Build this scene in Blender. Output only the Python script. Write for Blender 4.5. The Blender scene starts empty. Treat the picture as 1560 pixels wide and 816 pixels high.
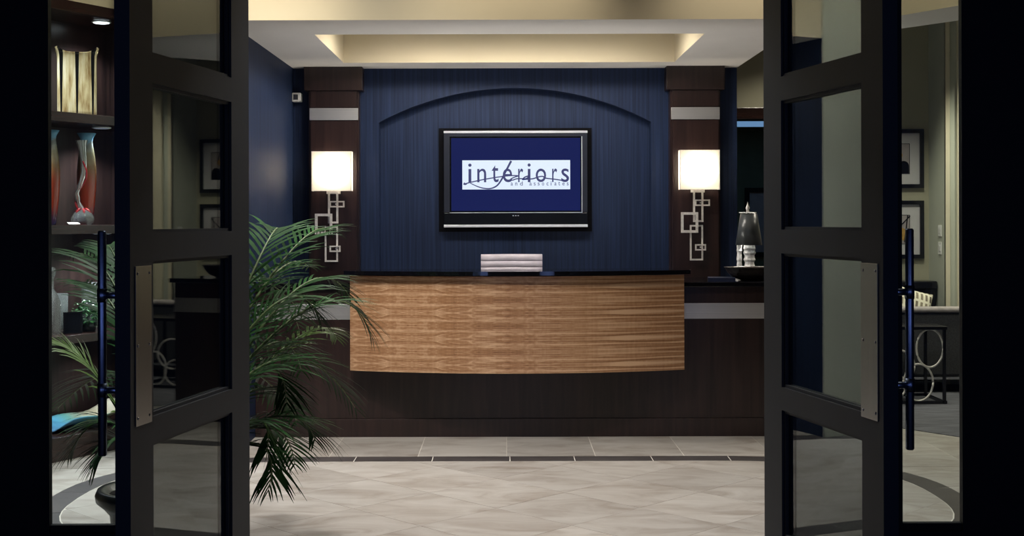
import bpy, bmesh, math, random
from mathutils import Vector, Matrix
random.seed(7)
S = bpy.context.scene
C = S.collection
PI = math.pi

# ------------------------------------------------------------------ camera
cam_d = bpy.data.cameras.new('camera')
cam = bpy.data.objects.new('camera', cam_d)
C.objects.link(cam)
S.camera = cam
cam.location = (0, 0, 1.45)
cam.rotation_euler = (PI / 2, 0.0026, 0)
cam_d.sensor_width = 36
cam_d.lens = 1900 * 36 / 1560
cam_d.shift_x = 9 / 1560
cam_d.shift_y = -72 / 1560
cam_d.clip_start = 0.05
cam_d.clip_end = 100

# ------------------------------------------------------------------ world, exposure
w = bpy.data.worlds.new('world')
S.world = w
w.use_nodes = True
w.node_tree.nodes['Background'].inputs[0].default_value = (0.02, 0.025, 0.04, 1)
w.node_tree.nodes['Background'].inputs[1].default_value = 0.3
S.view_settings.view_transform = 'Standard'
S.view_settings.look = 'None'
S.view_settings.exposure = 0.0
S.view_settings.gamma = 1
S.view_settings.use_curve_mapping = False


def spot(x, y, z, power, deg=85, col=(1, .86, .66), blend=.6, tgt=None, rad=.05):
    d = bpy.data.lights.new('downlight_lamp', 'SPOT')
    d.energy = power
    d.spot_size = math.radians(deg)
    d.spot_blend = blend
    d.color = col
    d.shadow_soft_size = rad
    o = bpy.data.objects.new('downlight_lamp', d)
    C.objects.link(o)
    o.location = (x, y, z)
    if tgt:
        o.rotation_euler = (Vector(tgt) - Vector((x, y, z))).to_track_quat('-Z', 'Y').to_euler()
    return o


WARM = (1, .89, .72)
COOL = (.93, .96, 1)
# foyer downlights in the high ceiling (x, y, power)
FOYER = [(-1.50, 6.75, 0), (0.0, 6.75, 0), (1.50, 6.75, 0),
         (-.75, 6.3, 290), (-.1, 5.2, 170), (1.1, 5.5, 130), (2.2, 5.7, 70), (-2.1, 6.4, 60)]
for (x, y, p) in FOYER[3:]:
    spot(x, y, 3.50, p, 95, (1, .96, .92))
# wall washers among them, turned to the fascia of the dropped ceiling
WASH = [(-1.50, 6.75, 62, (-1.54, 7.536, 2.75)), (0.0, 6.75, 50, (0, 7.536, 2.75)), (1.50, 6.75, 42, (1.54, 7.536, 2.75)),
        (-1.9, 6.7, 40, (-2.5, 7.9, 2.95)), (1.95, 6.3, 26, (2.5, 7.2, 2.95)), (-1.5, 6.1, 125, (-1.95, 7.53, 1.5)), (-1.0, 6.35, 60, (-.72, 8.2, .78))]  # this row is added, without cans, to brighten walls, beam and desk panel
for (x, y, p, t) in WASH:
    spot(x, y, 3.50, p, 80, WARM if p not in (125, 60) else (1, .97, .92), .8, t, .08)
# downlights inside the tray of the dropped ceiling
TRAY = [(-.62, 8.78, 95), (.03, 8.78, 85), (.68, 8.78, 80)]
for (x, y, p) in TRAY:
    spot(x, y, 3.04, p, 165, (1, .93, .84), .4, None, .2)
# lounge downlights
LOUNGE = [(3.3, 10.0, 150), (3.7, 8.9, 110), (4.6, 10.2, 190), (2.5, 10.6, 60)]
for (x, y, p) in LOUNGE:
    spot(x, y, 3.50, p, 100, (1, .92, .76))


# ------------------------------------------------------------------ materials
def node_mat(name):
    m = bpy.data.materials.new(name)
    m.use_nodes = True
    nt = m.node_tree
    return m, nt, nt.nodes['Principled BSDF']


def N(nt, typ, **kw):
    n = nt.nodes.new(typ)
    for k, v in kw.items():
        if k in n.inputs:
            n.inputs[k].default_value = v
        else:
            setattr(n, k, v)
    return n


def L(nt, a, b):
    nt.links.new(a, b)


def ramp(nt, fac, stops):
    r = nt.nodes.new('ShaderNodeValToRGB')
    e = r.color_ramp.elements
    while len(e) < len(stops):
        e.new(.5)
    for i, (p, c) in enumerate(stops):
        e[i].position = p
        e[i].color = (*c, 1)
    L(nt, fac, r.inputs[0])
    return r


def coords(nt, scale, space='Object'):
    tc = nt.nodes.new('ShaderNodeTexCoord')
    mp = nt.nodes.new('ShaderNodeMapping')
    mp.inputs['Scale'].default_value = scale
    if space == 'World':
        g = nt.nodes.new('ShaderNodeNewGeometry')
        L(nt, g.outputs['Position'], mp.inputs[0])
    else:
        L(nt, tc.outputs[space], mp.inputs[0])
    return mp


def plain(name, col, rough=.5, metal=0., var=.12, scale=6, bump=0., spec=.5, coat=0., stretch=(1, 1, 1)):
    m, nt, b = node_mat(name)
    mp = coords(nt, tuple(scale * s for s in stretch))
    nz = N(nt, 'ShaderNodeTexNoise', Scale=1.0, Detail=4.0)
    L(nt, mp.outputs[0], nz.inputs['Vector'])
    r = ramp(nt, nz.outputs['Fac'], [(.3, tuple(c * (1 - var) for c in col)), (.7, tuple(min(1, c * (1 + var)) for c in col))])
    L(nt, r.outputs[0], b.inputs['Base Color'])
    b.inputs['Roughness'].default_value = rough
    b.inputs['Metallic'].default_value = metal
    b.inputs['Specular IOR Level'].default_value = spec
    b.inputs['Coat Weight'].default_value = coat
    b.inputs['Coat Roughness'].default_value = .1
    if bump:
        bp = N(nt, 'ShaderNodeBump', Strength=bump, Distance=.01)
        L(nt, nz.outputs['Fac'], bp.inputs['Height'])
        L(nt, bp.outputs[0], b.inputs['Normal'])
    return m


def emit(name, col, s):
    m, nt, b = node_mat(name)
    b.inputs['Base Color'].default_value = (.02, .02, .02, 1)
    b.inputs['Emission Color'].default_value = (*col, 1)
    b.inputs['Emission Strength'].default_value = s
    return m


def wallcover(name, c0, c1, rough=.55):
    m, nt, b = node_mat(name)
    mp = coords(nt, (70, 70, 1.2))
    nz = N(nt, 'ShaderNodeTexNoise', Scale=1.0, Detail=5.0)
    L(nt, mp.outputs[0], nz.inputs['Vector'])
    r = ramp(nt, nz.outputs['Fac'], [(.32, c0), (.68, c1)])
    L(nt, r.outputs[0], b.inputs['Base Color'])
    b.inputs['Roughness'].default_value = rough
    b.inputs['Specular IOR Level'].default_value = .2
    bp = N(nt, 'ShaderNodeBump', Strength=.25, Distance=.004)
    L(nt, nz.outputs['Fac'], bp.inputs['Height'])
    L(nt, bp.outputs[0], b.inputs['Normal'])
    return m


def wood(name, c0, c1, rough=.3, axis='z', coat=.0):
    m, nt, b = node_mat(name)
    sc = {'z': (28, 28, 1.6), 'x': (1.6, 28, 28), 'y': (28, 1.6, 28)}[axis]
    mp = coords(nt, sc)
    nz = N(nt, 'ShaderNodeTexNoise', Scale=1.0, Detail=6.0, Distortion=.6)
    L(nt, mp.outputs[0], nz.inputs['Vector'])
    r = ramp(nt, nz.outputs['Fac'], [(.3, c0), (.72, c1)])
    L(nt, r.outputs[0], b.inputs['Base Color'])
    b.inputs['Roughness'].default_value = rough
    b.inputs['Coat Weight'].default_value = coat
    b.inputs['Coat Roughness'].default_value = .15
    return m


def figured_wood():
    m, nt, b = node_mat('figured_veneer')
    g = nt.nodes.new('ShaderNodeNewGeometry')
    sx = nt.nodes.new('ShaderNodeSeparateXYZ')
    L(nt, g.outputs['Position'], sx.inputs[0])
    # book-matched leaves: fold the height
    pp = N(nt, 'ShaderNodeMath', operation='PINGPONG')
    L(nt, sx.outputs['Z'], pp.inputs[0])
    pp.inputs[1].default_value = .085
    ax = N(nt, 'ShaderNodeMath', operation='ADD')
    L(nt, sx.outputs['X'], ax.inputs[0])
    ax.inputs[1].default_value = .62
    ab = N(nt, 'ShaderNodeMath', operation='ABSOLUTE')
    L(nt, ax.outputs[0], ab.inputs[0])
    cb = nt.nodes.new('ShaderNodeCombineXYZ')
    L(nt, ab.outputs[0], cb.inputs[0])
    L(nt, pp.outputs[0], cb.inputs[2])

    def noise(scale, detail, dist):
        mp = nt.nodes.new('ShaderNodeMapping')
        mp.inputs['Scale'].default_value = scale
        L(nt, cb.outputs[0], mp.inputs[0])
        n = N(nt, 'ShaderNodeTexNoise', Scale=1.0, Detail=detail, Distortion=dist)
        L(nt, mp.outputs[0], n.inputs['Vector'])
        return n
    grain = noise((1.1, 1, 75), 6.0, .9)
    fig = noise((9, 1, 55), 4.0, 1.6)
    fine = noise((60, 1, 25), 2.0, .3)
    # the figure fades along the veneer
    mr = N(nt, 'ShaderNodeMapRange')
    L(nt, sx.outputs['X'], mr.inputs[0])
    mr.inputs[1].default_value = -.2
    mr.inputs[2].default_value = .75
    mr.inputs[3].default_value = 1.0
    mr.inputs[4].default_value = .12
    mx = nt.nodes.new('ShaderNodeMix')
    mx.inputs[0].default_value = .5
    L(nt, mr.outputs[0], mx.inputs[0])
    L(nt, grain.outputs['Fac'], mx.inputs[2])
    ad = N(nt, 'ShaderNodeMath', operation='MULTIPLY_ADD')
    L(nt, fig.outputs['Fac'], ad.inputs[0])
    ad.inputs[1].default_value = .55
    m2 = N(nt, 'ShaderNodeMath', operation='MULTIPLY')
    L(nt, grain.outputs['Fac'], m2.inputs[0])
    m2.inputs[1].default_value = .45
    L(nt, m2.outputs[0], ad.inputs[2])
    L(nt, ad.outputs[0], mx.inputs[3])
    fn = N(nt, 'ShaderNodeMath', operation='MULTIPLY_ADD')
    L(nt, fine.outputs['Fac'], fn.inputs[0])
    fn.inputs[1].default_value = .10
    L(nt, mx.outputs[0], fn.inputs[2])
    r = ramp(nt, fn.outputs[0], [(.34, (.15, .064, .028)), (.50, (.34, .172, .082)), (.68, (.61, .392, .235))])
    L(nt, r.outputs[0], b.inputs['Base Color'])
    b.inputs['Roughness'].default_value = .34
    bp = N(nt, 'ShaderNodeBump', Strength=.05, Distance=.003)
    L(nt, fn.outputs[0], bp.inputs['Height'])
    L(nt, bp.outputs[0], b.inputs['Normal'])
    return m


def stone(name, c0, c1, c2, rough=.3, rnd=.10):
    m, nt, b = node_mat(name)
    mp = coords(nt, (1, 1, 1), 'World')
    oi = nt.nodes.new('ShaderNodeObjectInfo')
    of = N(nt, 'ShaderNodeVectorMath', operation='SCALE')
    L(nt, mp.outputs[0], of.inputs[0])
    of.inputs['Scale'].default_value = 1
    cb = nt.nodes.new('ShaderNodeCombineXYZ')
    mu = N(nt, 'ShaderNodeMath', operation='MULTIPLY')
    L(nt, oi.outputs['Random'], mu.inputs[0])
    mu.inputs[1].default_value = 40
    L(nt, mu.outputs[0], cb.inputs[2])
    add = N(nt, 'ShaderNodeVectorMath', operation='ADD')
    L(nt, mp.outputs[0], add.inputs[0])
    L(nt, cb.outputs[0], add.inputs[1])
    st = nt.nodes.new('ShaderNodeMapping')
    st.inputs['Scale'].default_value = (2.2, 5.0, 1)
    L(nt, add.outputs[0], st.inputs[0])
    n1 = N(nt, 'ShaderNodeTexNoise', Scale=1.0, Detail=9.0, Roughness=.62, Distortion=1.3)
    L(nt, st.outputs[0], n1.inputs['Vector'])
    r = ramp(nt, n1.outputs['Fac'], [(.30, c0), (.5, c1), (.72, c2)])
    hs = nt.nodes.new('ShaderNodeHueSaturation')
    mr = N(nt, 'ShaderNodeMapRange')
    L(nt, oi.outputs['Random'], mr.inputs[0])
    mr.inputs[3].default_value = 1 - rnd
    mr.inputs[4].default_value = 1 + rnd * .6
    L(nt, mr.outputs[0], hs.inputs['Value'])
    L(nt, r.outputs[0], hs.inputs['Color'])
    L(nt, hs.outputs[0], b.inputs['Base Color'])
    b.inputs['Roughness'].default_value = rough
    return m


def pane_glass(name, tint=(.93, .97, .96)):
    """flat glass: Schlick mirror over clear transmission, the same for every ray"""
    m, nt, b = node_mat(name)
    nt.nodes.remove(b)
    out = nt.nodes['Material Output']
    g = nt.nodes.new('ShaderNodeNewGeometry')
    d = N(nt, 'ShaderNodeVectorMath', operation='DOT_PRODUCT')
    L(nt, g.outputs['Incoming'], d.inputs[0])
    L(nt, g.outputs['Normal'], d.inputs[1])
    a = N(nt, 'ShaderNodeMath', operation='ABSOLUTE')
    L(nt, d.outputs['Value'], a.inputs[0])
    s = N(nt, 'ShaderNodeMath', operation='SUBTRACT')
    s.inputs[0].default_value = 1
    L(nt, a.outputs[0], s.inputs[1])
    p = N(nt, 'ShaderNodeMath', operation='POWER')
    L(nt, s.outputs[0], p.inputs[0])
    p.inputs[1].default_value = 5
    ma = N(nt, 'ShaderNodeMath', operation='MULTIPLY_ADD')
    L(nt, p.outputs[0], ma.inputs[0])
    ma.inputs[1].default_value = .955
    ma.inputs[2].default_value = .045
    tr = N(nt, 'ShaderNodeBsdfTransparent', Color=(*tint, 1))
    gl = N(nt, 'ShaderNodeBsdfGlossy', Roughness=0.0, Color=(.95, 1, 1, 1))
    mix = nt.nodes.new('ShaderNodeMixShader')
    L(nt, ma.outputs[0], mix.inputs[0])
    L(nt, tr.outputs[0], mix.inputs[1])
    L(nt, gl.outputs[0], mix.inputs[2])
    L(nt, mix.outputs[0], out.inputs['Surface'])
    return m


def brushed(name, col=(.55, .54, .52), rough=.3, axis='x'):
    m, nt, b = node_mat(name)
    sc = {'x': (1.5, 200, 200), 'z': (200, 200, 1.5)}[axis]
    mp = coords(nt, sc)
    nz = N(nt, 'ShaderNodeTexNoise', Scale=1.0, Detail=3.0)
    L(nt, mp.outputs[0], nz.inputs['Vector'])
    r = ramp(nt, nz.outputs['Fac'], [(.3, tuple(c * .85 for c in col)), (.7, col)])
    L(nt, r.outputs[0], b.inputs['Base Color'])
    b.inputs['Metallic'].default_value = 1
    b.inputs['Roughness'].default_value = rough
    return m


def shade_mat(name, col=(.95, .9, .8), mix=.75):
    m, nt, b = node_mat(name)
    nt.nodes.remove(b)
    out = nt.nodes['Material Output']
    mp = coords(nt, (150, 150, 150))
    nz = N(nt, 'ShaderNodeTexNoise', Scale=1.0, Detail=2.0)
    L(nt, mp.outputs[0], nz.inputs['Vector'])
    r = ramp(nt, nz.outputs['Fac'], [(.3, tuple(c * .94 for c in col)), (.7, col)])
    tl = nt.nodes.new('ShaderNodeBsdfTranslucent')
    df = nt.nodes.new('ShaderNodeBsdfDiffuse')
    L(nt, r.outputs[0], tl.inputs[0])
    L(nt, r.outputs[0], df.inputs[0])
    mx = nt.nodes.new('ShaderNodeMixShader')
    mx.inputs[0].default_value = mix
    L(nt, df.outputs[0], mx.inputs[1])
    L(nt, tl.outputs[0], mx.inputs[2])
    L(nt, mx.outputs[0], out.inputs['Surface'])
    return m


def banded(name, stops, rough=.15, spec=.6, trans=0.):
    """vessel coloured by height (Generated z) with a little mottling"""
    m, nt, b = node_mat(name)
    tc = nt.nodes.new('ShaderNodeTexCoord')
    sx = nt.nodes.new('ShaderNodeSeparateXYZ')
    L(nt, tc.outputs['Generated'], sx.inputs[0])
    mp = coords(nt, (18, 18, 30))
    nz = N(nt, 'ShaderNodeTexNoise', Scale=1.0, Detail=5.0)
    L(nt, mp.outputs[0], nz.inputs['Vector'])
    ma = N(nt, 'ShaderNodeMath', operation='MULTIPLY_ADD')
    L(nt, nz.outputs['Fac'], ma.inputs[0])
    ma.inputs[1].default_value = .16
    sb = N(nt, 'ShaderNodeMath', operation='SUBTRACT')
    L(nt, sx.outputs['Z'], sb.inputs[0])
    sb.inputs[1].default_value = .08
    L(nt, sb.outputs[0], ma.inputs[2])
    r = ramp(nt, ma.outputs[0], stops)
    L(nt, r.outputs[0], b.inputs['Base Color'])
    b.inputs['Roughness'].default_value = rough
    b.inputs['Specular IOR Level'].default_value = spec
    b.inputs['Transmission Weight'].default_value = trans
    return m


def banded_x(name, stops, rough=.15):
    m, nt, b = node_mat(name)
    tc = nt.nodes.new('ShaderNodeTexCoord')
    sx = nt.nodes.new('ShaderNodeSeparateXYZ')
    L(nt, tc.outputs['Generated'], sx.inputs[0])
    mp = coords(nt, (9, 9, 9))
    nz = N(nt, 'ShaderNodeTexNoise', Scale=1.0, Detail=5.0)
    L(nt, mp.outputs[0], nz.inputs['Vector'])
    ma = N(nt, 'ShaderNodeMath', operation='MULTIPLY_ADD')
    L(nt, nz.outputs['Fac'], ma.inputs[0])
    ma.inputs[1].default_value = .35
    sb = N(nt, 'ShaderNodeMath', operation='SUBTRACT')
    L(nt, sx.outputs['X'], sb.inputs[0])
    sb.inputs[1].default_value = .17
    L(nt, sb.outputs[0], ma.inputs[2])
    r = ramp(nt, ma.outputs[0], stops)
    L(nt, r.outputs[0], b.inputs['Base Color'])
    b.inputs['Roughness'].default_value = rough
    return m


M = {}
M['navy'] = wallcover('navy_wallcovering', (.0085, .0155, .041), (.0165, .0305, .078))
M['cream'] = plain('cream_paint', (.56, .49, .34), .8, var=.03, scale=2)
M['white'] = plain('ceiling_paint', (.78, .76, .73), .85, var=.03, scale=2)
M['sage'] = plain('sage_paint', (.44, .46, .38), .75, var=.04, scale=2)
M['olive'] = plain('olive_paint', (.36, .345, .25), .8, var=.04, scale=2)
M['darkwood'] = wood('dark_mahogany', (.0105, .0058, .0056), (.031, .0160, .0142), .3, 'z')
M['darkwood_x'] = wood('dark_mahogany_shelf', (.012, .0055, .005), (.034, .015, .012), .25, 'x')
M['veneer'] = figured_wood()
M['granite'] = plain('black_granite', (.004, .004, .006), .06, var=.6, scale=90, spec=.5)
M['steel'] = brushed('brushed_steel_band', (.78, .77, .75), .42, 'x')
M['plate'] = brushed('brushed_push_plate', (.34, .32, .31), .27, 'z')
M['chrome'] = plain('polished_steel', (.55, .55, .56), .12, 1., var=.05)
M['handle'] = plain('blue_black_handle', (.34, .38, .52), .34, 1., var=.05)
M['silver'] = plain('silver_leaf', (.85, .82, .76), .42, .45, var=.15, scale=40)
M['doorpaint'] = plain('black_door_paint', (.0100, .0135, .0215), .6, var=.10, scale=14, stretch=(1, 1, .2))
M['frameblack'] = plain('black_frame_paint', (.0035, .0035, .0055), .6, var=.1, scale=10, spec=.25)
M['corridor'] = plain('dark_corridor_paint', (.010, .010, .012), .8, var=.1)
M['glass'] = pane_glass('pane_glass')
M['tile'] = stone('cream_stone', (.225, .195, .165), (.335, .310, .280), (.41, .39, .36), .40)
M['slate'] = stone('dark_stone', (.035, .030, .030), (.05, .044, .044), (.07, .062, .06), .4, .2)
M['grout'] = plain('pale_grout', (.62, .59, .53), .8, var=.05, scale=20)
M['carpet'] = plain('grey_striated_carpet', (.082, .082, .095), .95, var=.6, scale=9, bump=.3, stretch=(.4, 5, 1))
M['tvblack'] = plain('gloss_black_plastic', (.006, .007, .010), .15, var=.1)
M['tvgrey'] = plain('gunmetal_plastic', (.018, .022, .036), .35, .2, var=.1)
M['tvsilver'] = plain('silver_trim', (.70, .72, .78), .35, .6, var=.05)
M['black'] = plain('matt_black', (.002, .002, .004), .6, var=.1, spec=.1)
M['screen'] = emit('lit_screen_blue', (.0085, .0135, .082), 1.0)
M['screen'].node_tree.nodes['Principled BSDF'].inputs['Base Color'].default_value = (.002, .002, .003, 1)
M['screen'].node_tree.nodes['Principled BSDF'].inputs['Roughness'].default_value = .2
M['screen'].node_tree.nodes['Principled BSDF'].inputs['Specular IOR Level'].default_value = .2
M['banner'] = emit('lit_banner_white', (.72, .83, 1.0), 1.0)
M['ink'] = emit('lit_banner_ink', (.012, .02, .13), 1.0)
M['leather'] = plain('silver_leather', (.47, .43, .48), .35, .0, var=.08, scale=20)
M['shade'] = shade_mat('linen_shade')
M['bulb'] = emit('bulb', (1, .88, .70), 200.0)
M['lampbulb'] = emit('lamp_bulb', (1, .92, .82), 420.0)
M['leaf'] = plain('palm_leaf', (.010, .050, .009), .5, var=.75, scale=5, spec=.12)
M['leafy'] = plain('palm_leaf_yellow', (.07, .14, .02), .4, var=.4, scale=5)
M['stem'] = plain('palm_stem', (.07, .11, .03), .5, var=.3, scale=10)
M['pot'] = plain('dark_pot_glaze', (.010, .014, .014), .3, var=.4, scale=8, bump=.2)
M['soil'] = plain('potting_soil', (.02, .013, .008), .95, var=.5, scale=60, bump=.6)
M['puck'] = emit('puck_lens', (.9, .95, 1.0), 6.0)
M['puckdim'] = emit('puck_lens_dim', (.5, .55, .7), .25)
M['lens'] = emit('downlight_lens', (1, .9, .75), 3.0)
M['trimwhite'] = plain('white_trim', (.6, .6, .58), .5, var=.03)
M['sofa'] = plain('charcoal_weave', (.040, .040, .042), .9, var=.35, scale=120, bump=.2)
M['cushion'] = plain('grey_velvet', (.30, .27, .26), .8, var=.15, scale=20)
M['mat_board'] = plain('mat_board', (.48, .47, .48), .8, var=.02)
M['print'] = plain('print_paper', (.30, .27, .27), .8, var=.12, scale=12)
M['gold'] = plain('print_gold', (.38, .22, .05), .7, var=.3, scale=30)
M['clear'] = None
m, nt, b = node_mat('clear_blown_glass')
b.inputs['Base Color'].default_value = (.86, .93, .92, 1)
b.inputs['Roughness'].default_value = .03
b.inputs['Transmission Weight'].default_value = .92
b.inputs['IOR'].default_value = 1.45
M['clear'] = m
M['redglass'] = plain('red_glass_trail', (.30, .015, .02), .1, var=.3, scale=20)
M['vase'] = banded('layered_vase_glaze', [(.0, (.02, .03, .10)), (.10, (.08, .015, .03)), (.22, (.22, .028, .012)), (.45, (.17, .030, .014)),
                                          (.60, (.11, .06, .025)), (.78, (.13, .12, .075)), (.89, (.22, .24, .24)), (.925, (.20, .46, .68))])
M['dish'] = banded_x('sea_glass_dish', [(.0, (.05, .10, .22)), (.30, (.10, .36, .58)), (.55, (.16, .40, .36)), (.75, (.45, .40, .28)), (1., (.60, .55, .45))], .15)
M['bowl'] = plain('carved_dark_bowl', (.018, .012, .010), .3, var=.6, scale=50, bump=.5)
M['crystal'] = plain('white_crystal', (.90, .91, .88), .2, var=.25, scale=40, bump=.5)
M['smoke'] = plain('smoke_grey_shade', (.055, .062, .065), .3, var=.1, scale=10)
M['ivy'] = plain('ivy_leaf', (.03, .12, .035), .4, var=.5, scale=30)
M['lacquer'] = plain('black_lacquer', (.006, .006, .008), .2, var=.1)
M['binder'] = plain('navy_binder', (.012, .016, .04), .4, var=.1)
M['card'] = plain('white_card', (.75, .75, .72), .6, var=.03)
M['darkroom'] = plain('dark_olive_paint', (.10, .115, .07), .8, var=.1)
M['bluelight'] = emit('blue_ceiling_panel', (.12, .24, .42), 1.0)
M['fillglow'] = emit('added_fill_diffuser', (1, .95, .88), 75.0)  # glow of the fill light added behind the counter
M['blueglow'] = emit('added_blue_glow', (.09, .13, .30), 9)  # glow of the panels added behind the camera
M['curtain'] = plain('cream_drape', (.62, .57, .42), .8, var=.05)


def striped_vase_mat():
    m, nt, b = node_mat('striped_ceramic')
    tc = nt.nodes.new('ShaderNodeTexCoord')
    sx = nt.nodes.new('ShaderNodeSeparateXYZ')
    L(nt, tc.outputs['UV'], sx.inputs[0])
    mp = nt.nodes.new('ShaderNodeMapping')
    L(nt, tc.outputs['UV'], mp.inputs[0])
    mp.inputs['Scale'].default_value = (26, 2.2, 1)
    nz = N(nt, 'ShaderNodeTexNoise', Scale=1.0, Detail=4.0)
    L(nt, mp.outputs[0], nz.inputs['Vector'])
    r = ramp(nt, nz.outputs['Fac'], [(.32, (.26, .16, .06)), (.5, (.58, .48, .27)), (.68, (.76, .70, .50))])
    # glaze runs: black bands at the quarter points
    sb = N(nt, 'ShaderNodeMath', operation='SUBTRACT')
    L(nt, sx.outputs['X'], sb.inputs[0])
    sb.inputs[1].default_value = .5
    a1 = N(nt, 'ShaderNodeMath', operation='ABSOLUTE')
    L(nt, sb.outputs[0], a1.inputs[0])
    ab = N(nt, 'ShaderNodeMath', operation='PINGPONG')
    L(nt, a1.outputs[0], ab.inputs[0])
    ab.inputs[1].default_value = .064
    # glaze runs narrow downwards
    th = N(nt, 'ShaderNodeMath', operation='MULTIPLY_ADD')
    L(nt, sx.outputs['Y'], th.inputs[0])
    th.inputs[1].default_value = .011
    th.inputs[2].default_value = .006
    lt = N(nt, 'ShaderNodeMath', operation='LESS_THAN')
    L(nt, ab.outputs[0], lt.inputs[0])
    L(nt, th.outputs[0], lt.inputs[1])
    mx = nt.nodes.new('ShaderNodeMix')
    mx.data_type = 'RGBA'
    L(nt, lt.outputs[0], mx.inputs[0])
    L(nt, r.outputs[0], mx.inputs[6])
    mx.inputs[7].default_value = (.008, .008, .008, 1)
    L(nt, mx.outputs[2], b.inputs['Base Color'])
    b.inputs['Roughness'].default_value = .18
    return m


M['striped'] = striped_vase_mat()


def woven_mat():
    m, nt, b = node_mat('grid_print_fabric')
    mp = coords(nt, (12, 12, 12))
    br = N(nt, 'ShaderNodeTexBrick')
    br.offset = 0.0
    br.inputs['Color1'].default_value = (.06, .045, .035, 1)
    br.inputs['Color2'].default_value = (.30, .26, .18, 1)
    br.inputs['Mortar'].default_value = (.74, .70, .55, 1)
    br.inputs['Scale'].default_value = 1.0
    br.inputs['Mortar Size'].default_value = .14
    br.inputs['Brick Width'].default_value = .55
    br.inputs['Row Height'].default_value = 1.0
    rot = nt.nodes.new('ShaderNodeMapping')
    rot.inputs['Rotation'].default_value = (PI / 2, 0, 0)
    L(nt, mp.outputs[0], rot.inputs[0])
    L(nt, rot.outputs[0], br.inputs['Vector'])
    L(nt, br.outputs[0], b.inputs['Base Color'])
    b.inputs['Roughness'].default_value = .85
    return m


M['grid'] = woven_mat()


# ------------------------------------------------------------------ mesh helpers
class MB:
    """collects shapes for ONE mesh object"""

    def __init__(self):
        self.bm = bmesh.new()

    def box(self, x0, x1, y0, y1, z0, z1, bevel=0.):
        b2 = bmesh.new()
        bmesh.ops.create_cube(b2, size=1)
        for v in b2.verts:
            v.co = Vector(((x0 + x1) / 2 + v.co.x * (x1 - x0), (y0 + y1) / 2 + v.co.y * (y1 - y0), (z0 + z1) / 2 + v.co.z * (z1 - z0)))
        if bevel:
            bmesh.ops.bevel(b2, geom=list(b2.edges), offset=bevel, segments=2, affect='EDGES', profile=.5)
        self.merge(b2)
        return self

    def merge(self, b2, mat=None):
        if mat is not None:
            b2.transform(mat)
        me = bpy.data.meshes.new('tmp')
        b2.to_mesh(me)
        b2.free()
        self.bm.from_mesh(me)
        bpy.data.meshes.remove(me)
        return self

    def prism(self, pts, axis, a0, a1):
        """extrude a polygon; axis z: pts=(x,y); axis y: pts=(x,z)"""
        def P(p, a):
            return (p[0], p[1], a) if axis == 'z' else ((p[0], a, p[1]) if axis == 'y' else (a, p[0], p[1]))
        lo = [self.bm.verts.new(P(p, a0)) for p in pts]
        hi = [self.bm.verts.new(P(p, a1)) for p in pts]
        n = len(pts)
        fs = [self.bm.faces.new(lo), self.bm.faces.new(hi)]
        for i in range(n):
            fs.append(self.bm.faces.new((lo[i], lo[(i + 1) % n], hi[(i + 1) % n], hi[i])))
        bmesh.ops.recalc_face_normals(self.bm, faces=fs)
        return self

    def tube(self, pts, r, seg=8, cap=True):
        pts = [Vector(p) for p in pts]
        n = len(pts)
        rs = r if isinstance(r, (list, tuple)) else [r] * n
        rings = []
        up = Vector((0, 0, 1))
        for i in range(n):
            t = (pts[min(i + 1, n - 1)] - pts[max(i - 1, 0)]).normalized()
            if abs(t.dot(up)) > .95:
                s = t.cross(Vector((0, 1, 0))).normalized()
            else:
                s = t.cross(up).normalized()
            u = s.cross(t)
            rings.append([self.bm.verts.new(pts[i] + rs[i] * (math.cos(a) * s + math.sin(a) * u)) for a in [2 * PI * k / seg for k in range(seg)]])
        for i in range(n - 1):
            for k in range(seg):
                f = self.bm.faces.new((rings[i][k], rings[i][(k + 1) % seg], rings[i + 1][(k + 1) % seg], rings[i + 1][k]))
                f.smooth = True
        if cap:
            self.bm.faces.new(rings[0][::-1])
            self.bm.faces.new(rings[-1])
        return self

    def lathe(self, prof, c=(0, 0, 0), seg=24, sx=1, sy=1, smooth=True):
        rings = []
        for (r, z) in prof:
            rings.append([self.bm.verts.new((c[0] + sx * r * math.cos(2 * PI * k / seg), c[1] + sy * r * math.sin(2 * PI * k / seg), c[2] + z)) for k in range(seg)])
        fs = []
        for i in range(len(prof) - 1):
            for k in range(seg):
                f = self.bm.faces.new((rings[i][k], rings[i][(k + 1) % seg], rings[i + 1][(k + 1) % seg], rings[i + 1][k]))
                f.smooth = smooth
                fs.append(f)
        if prof[0][0] > 1e-4:
            fs.append(self.bm.faces.new(rings[0][::-1]))
        if prof[-1][0] > 1e-4:
            fs.append(self.bm.faces.new(rings[-1]))
        bmesh.ops.recalc_face_normals(self.bm, faces=fs)
        return self

    def build(self, name, mat, parent=None, world=True):
        """world: the collected coordinates are world ones; they are made local to the parent's location (parents without rotation)"""
        off = Vector((0, 0, 0))
        if parent is not None and world:
            p = parent
            while p is not None:
                off += p.location
                p = p.parent
        if self.bm.verts:
            lo = Vector([min(v.co[i] for v in self.bm.verts) for i in range(3)])
            hi = Vector([max(v.co[i] for v in self.bm.verts) for i in range(3)])
            c = Vector(((lo.x + hi.x) / 2, (lo.y + hi.y) / 2, lo.z))
        else:
            c = Vector((0, 0, 0))
        bmesh.ops.translate(self.bm, verts=self.bm.verts, vec=-c)
        me = bpy.data.meshes.new(name)
        self.bm.to_mesh(me)
        self.bm.free()
        me.materials.append(M[mat] if isinstance(mat, str) else mat)
        o = bpy.data.objects.new(name, me)
        C.objects.link(o)
        o.location = c - off
        if parent is not None:
            o.parent = parent
        return o


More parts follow.
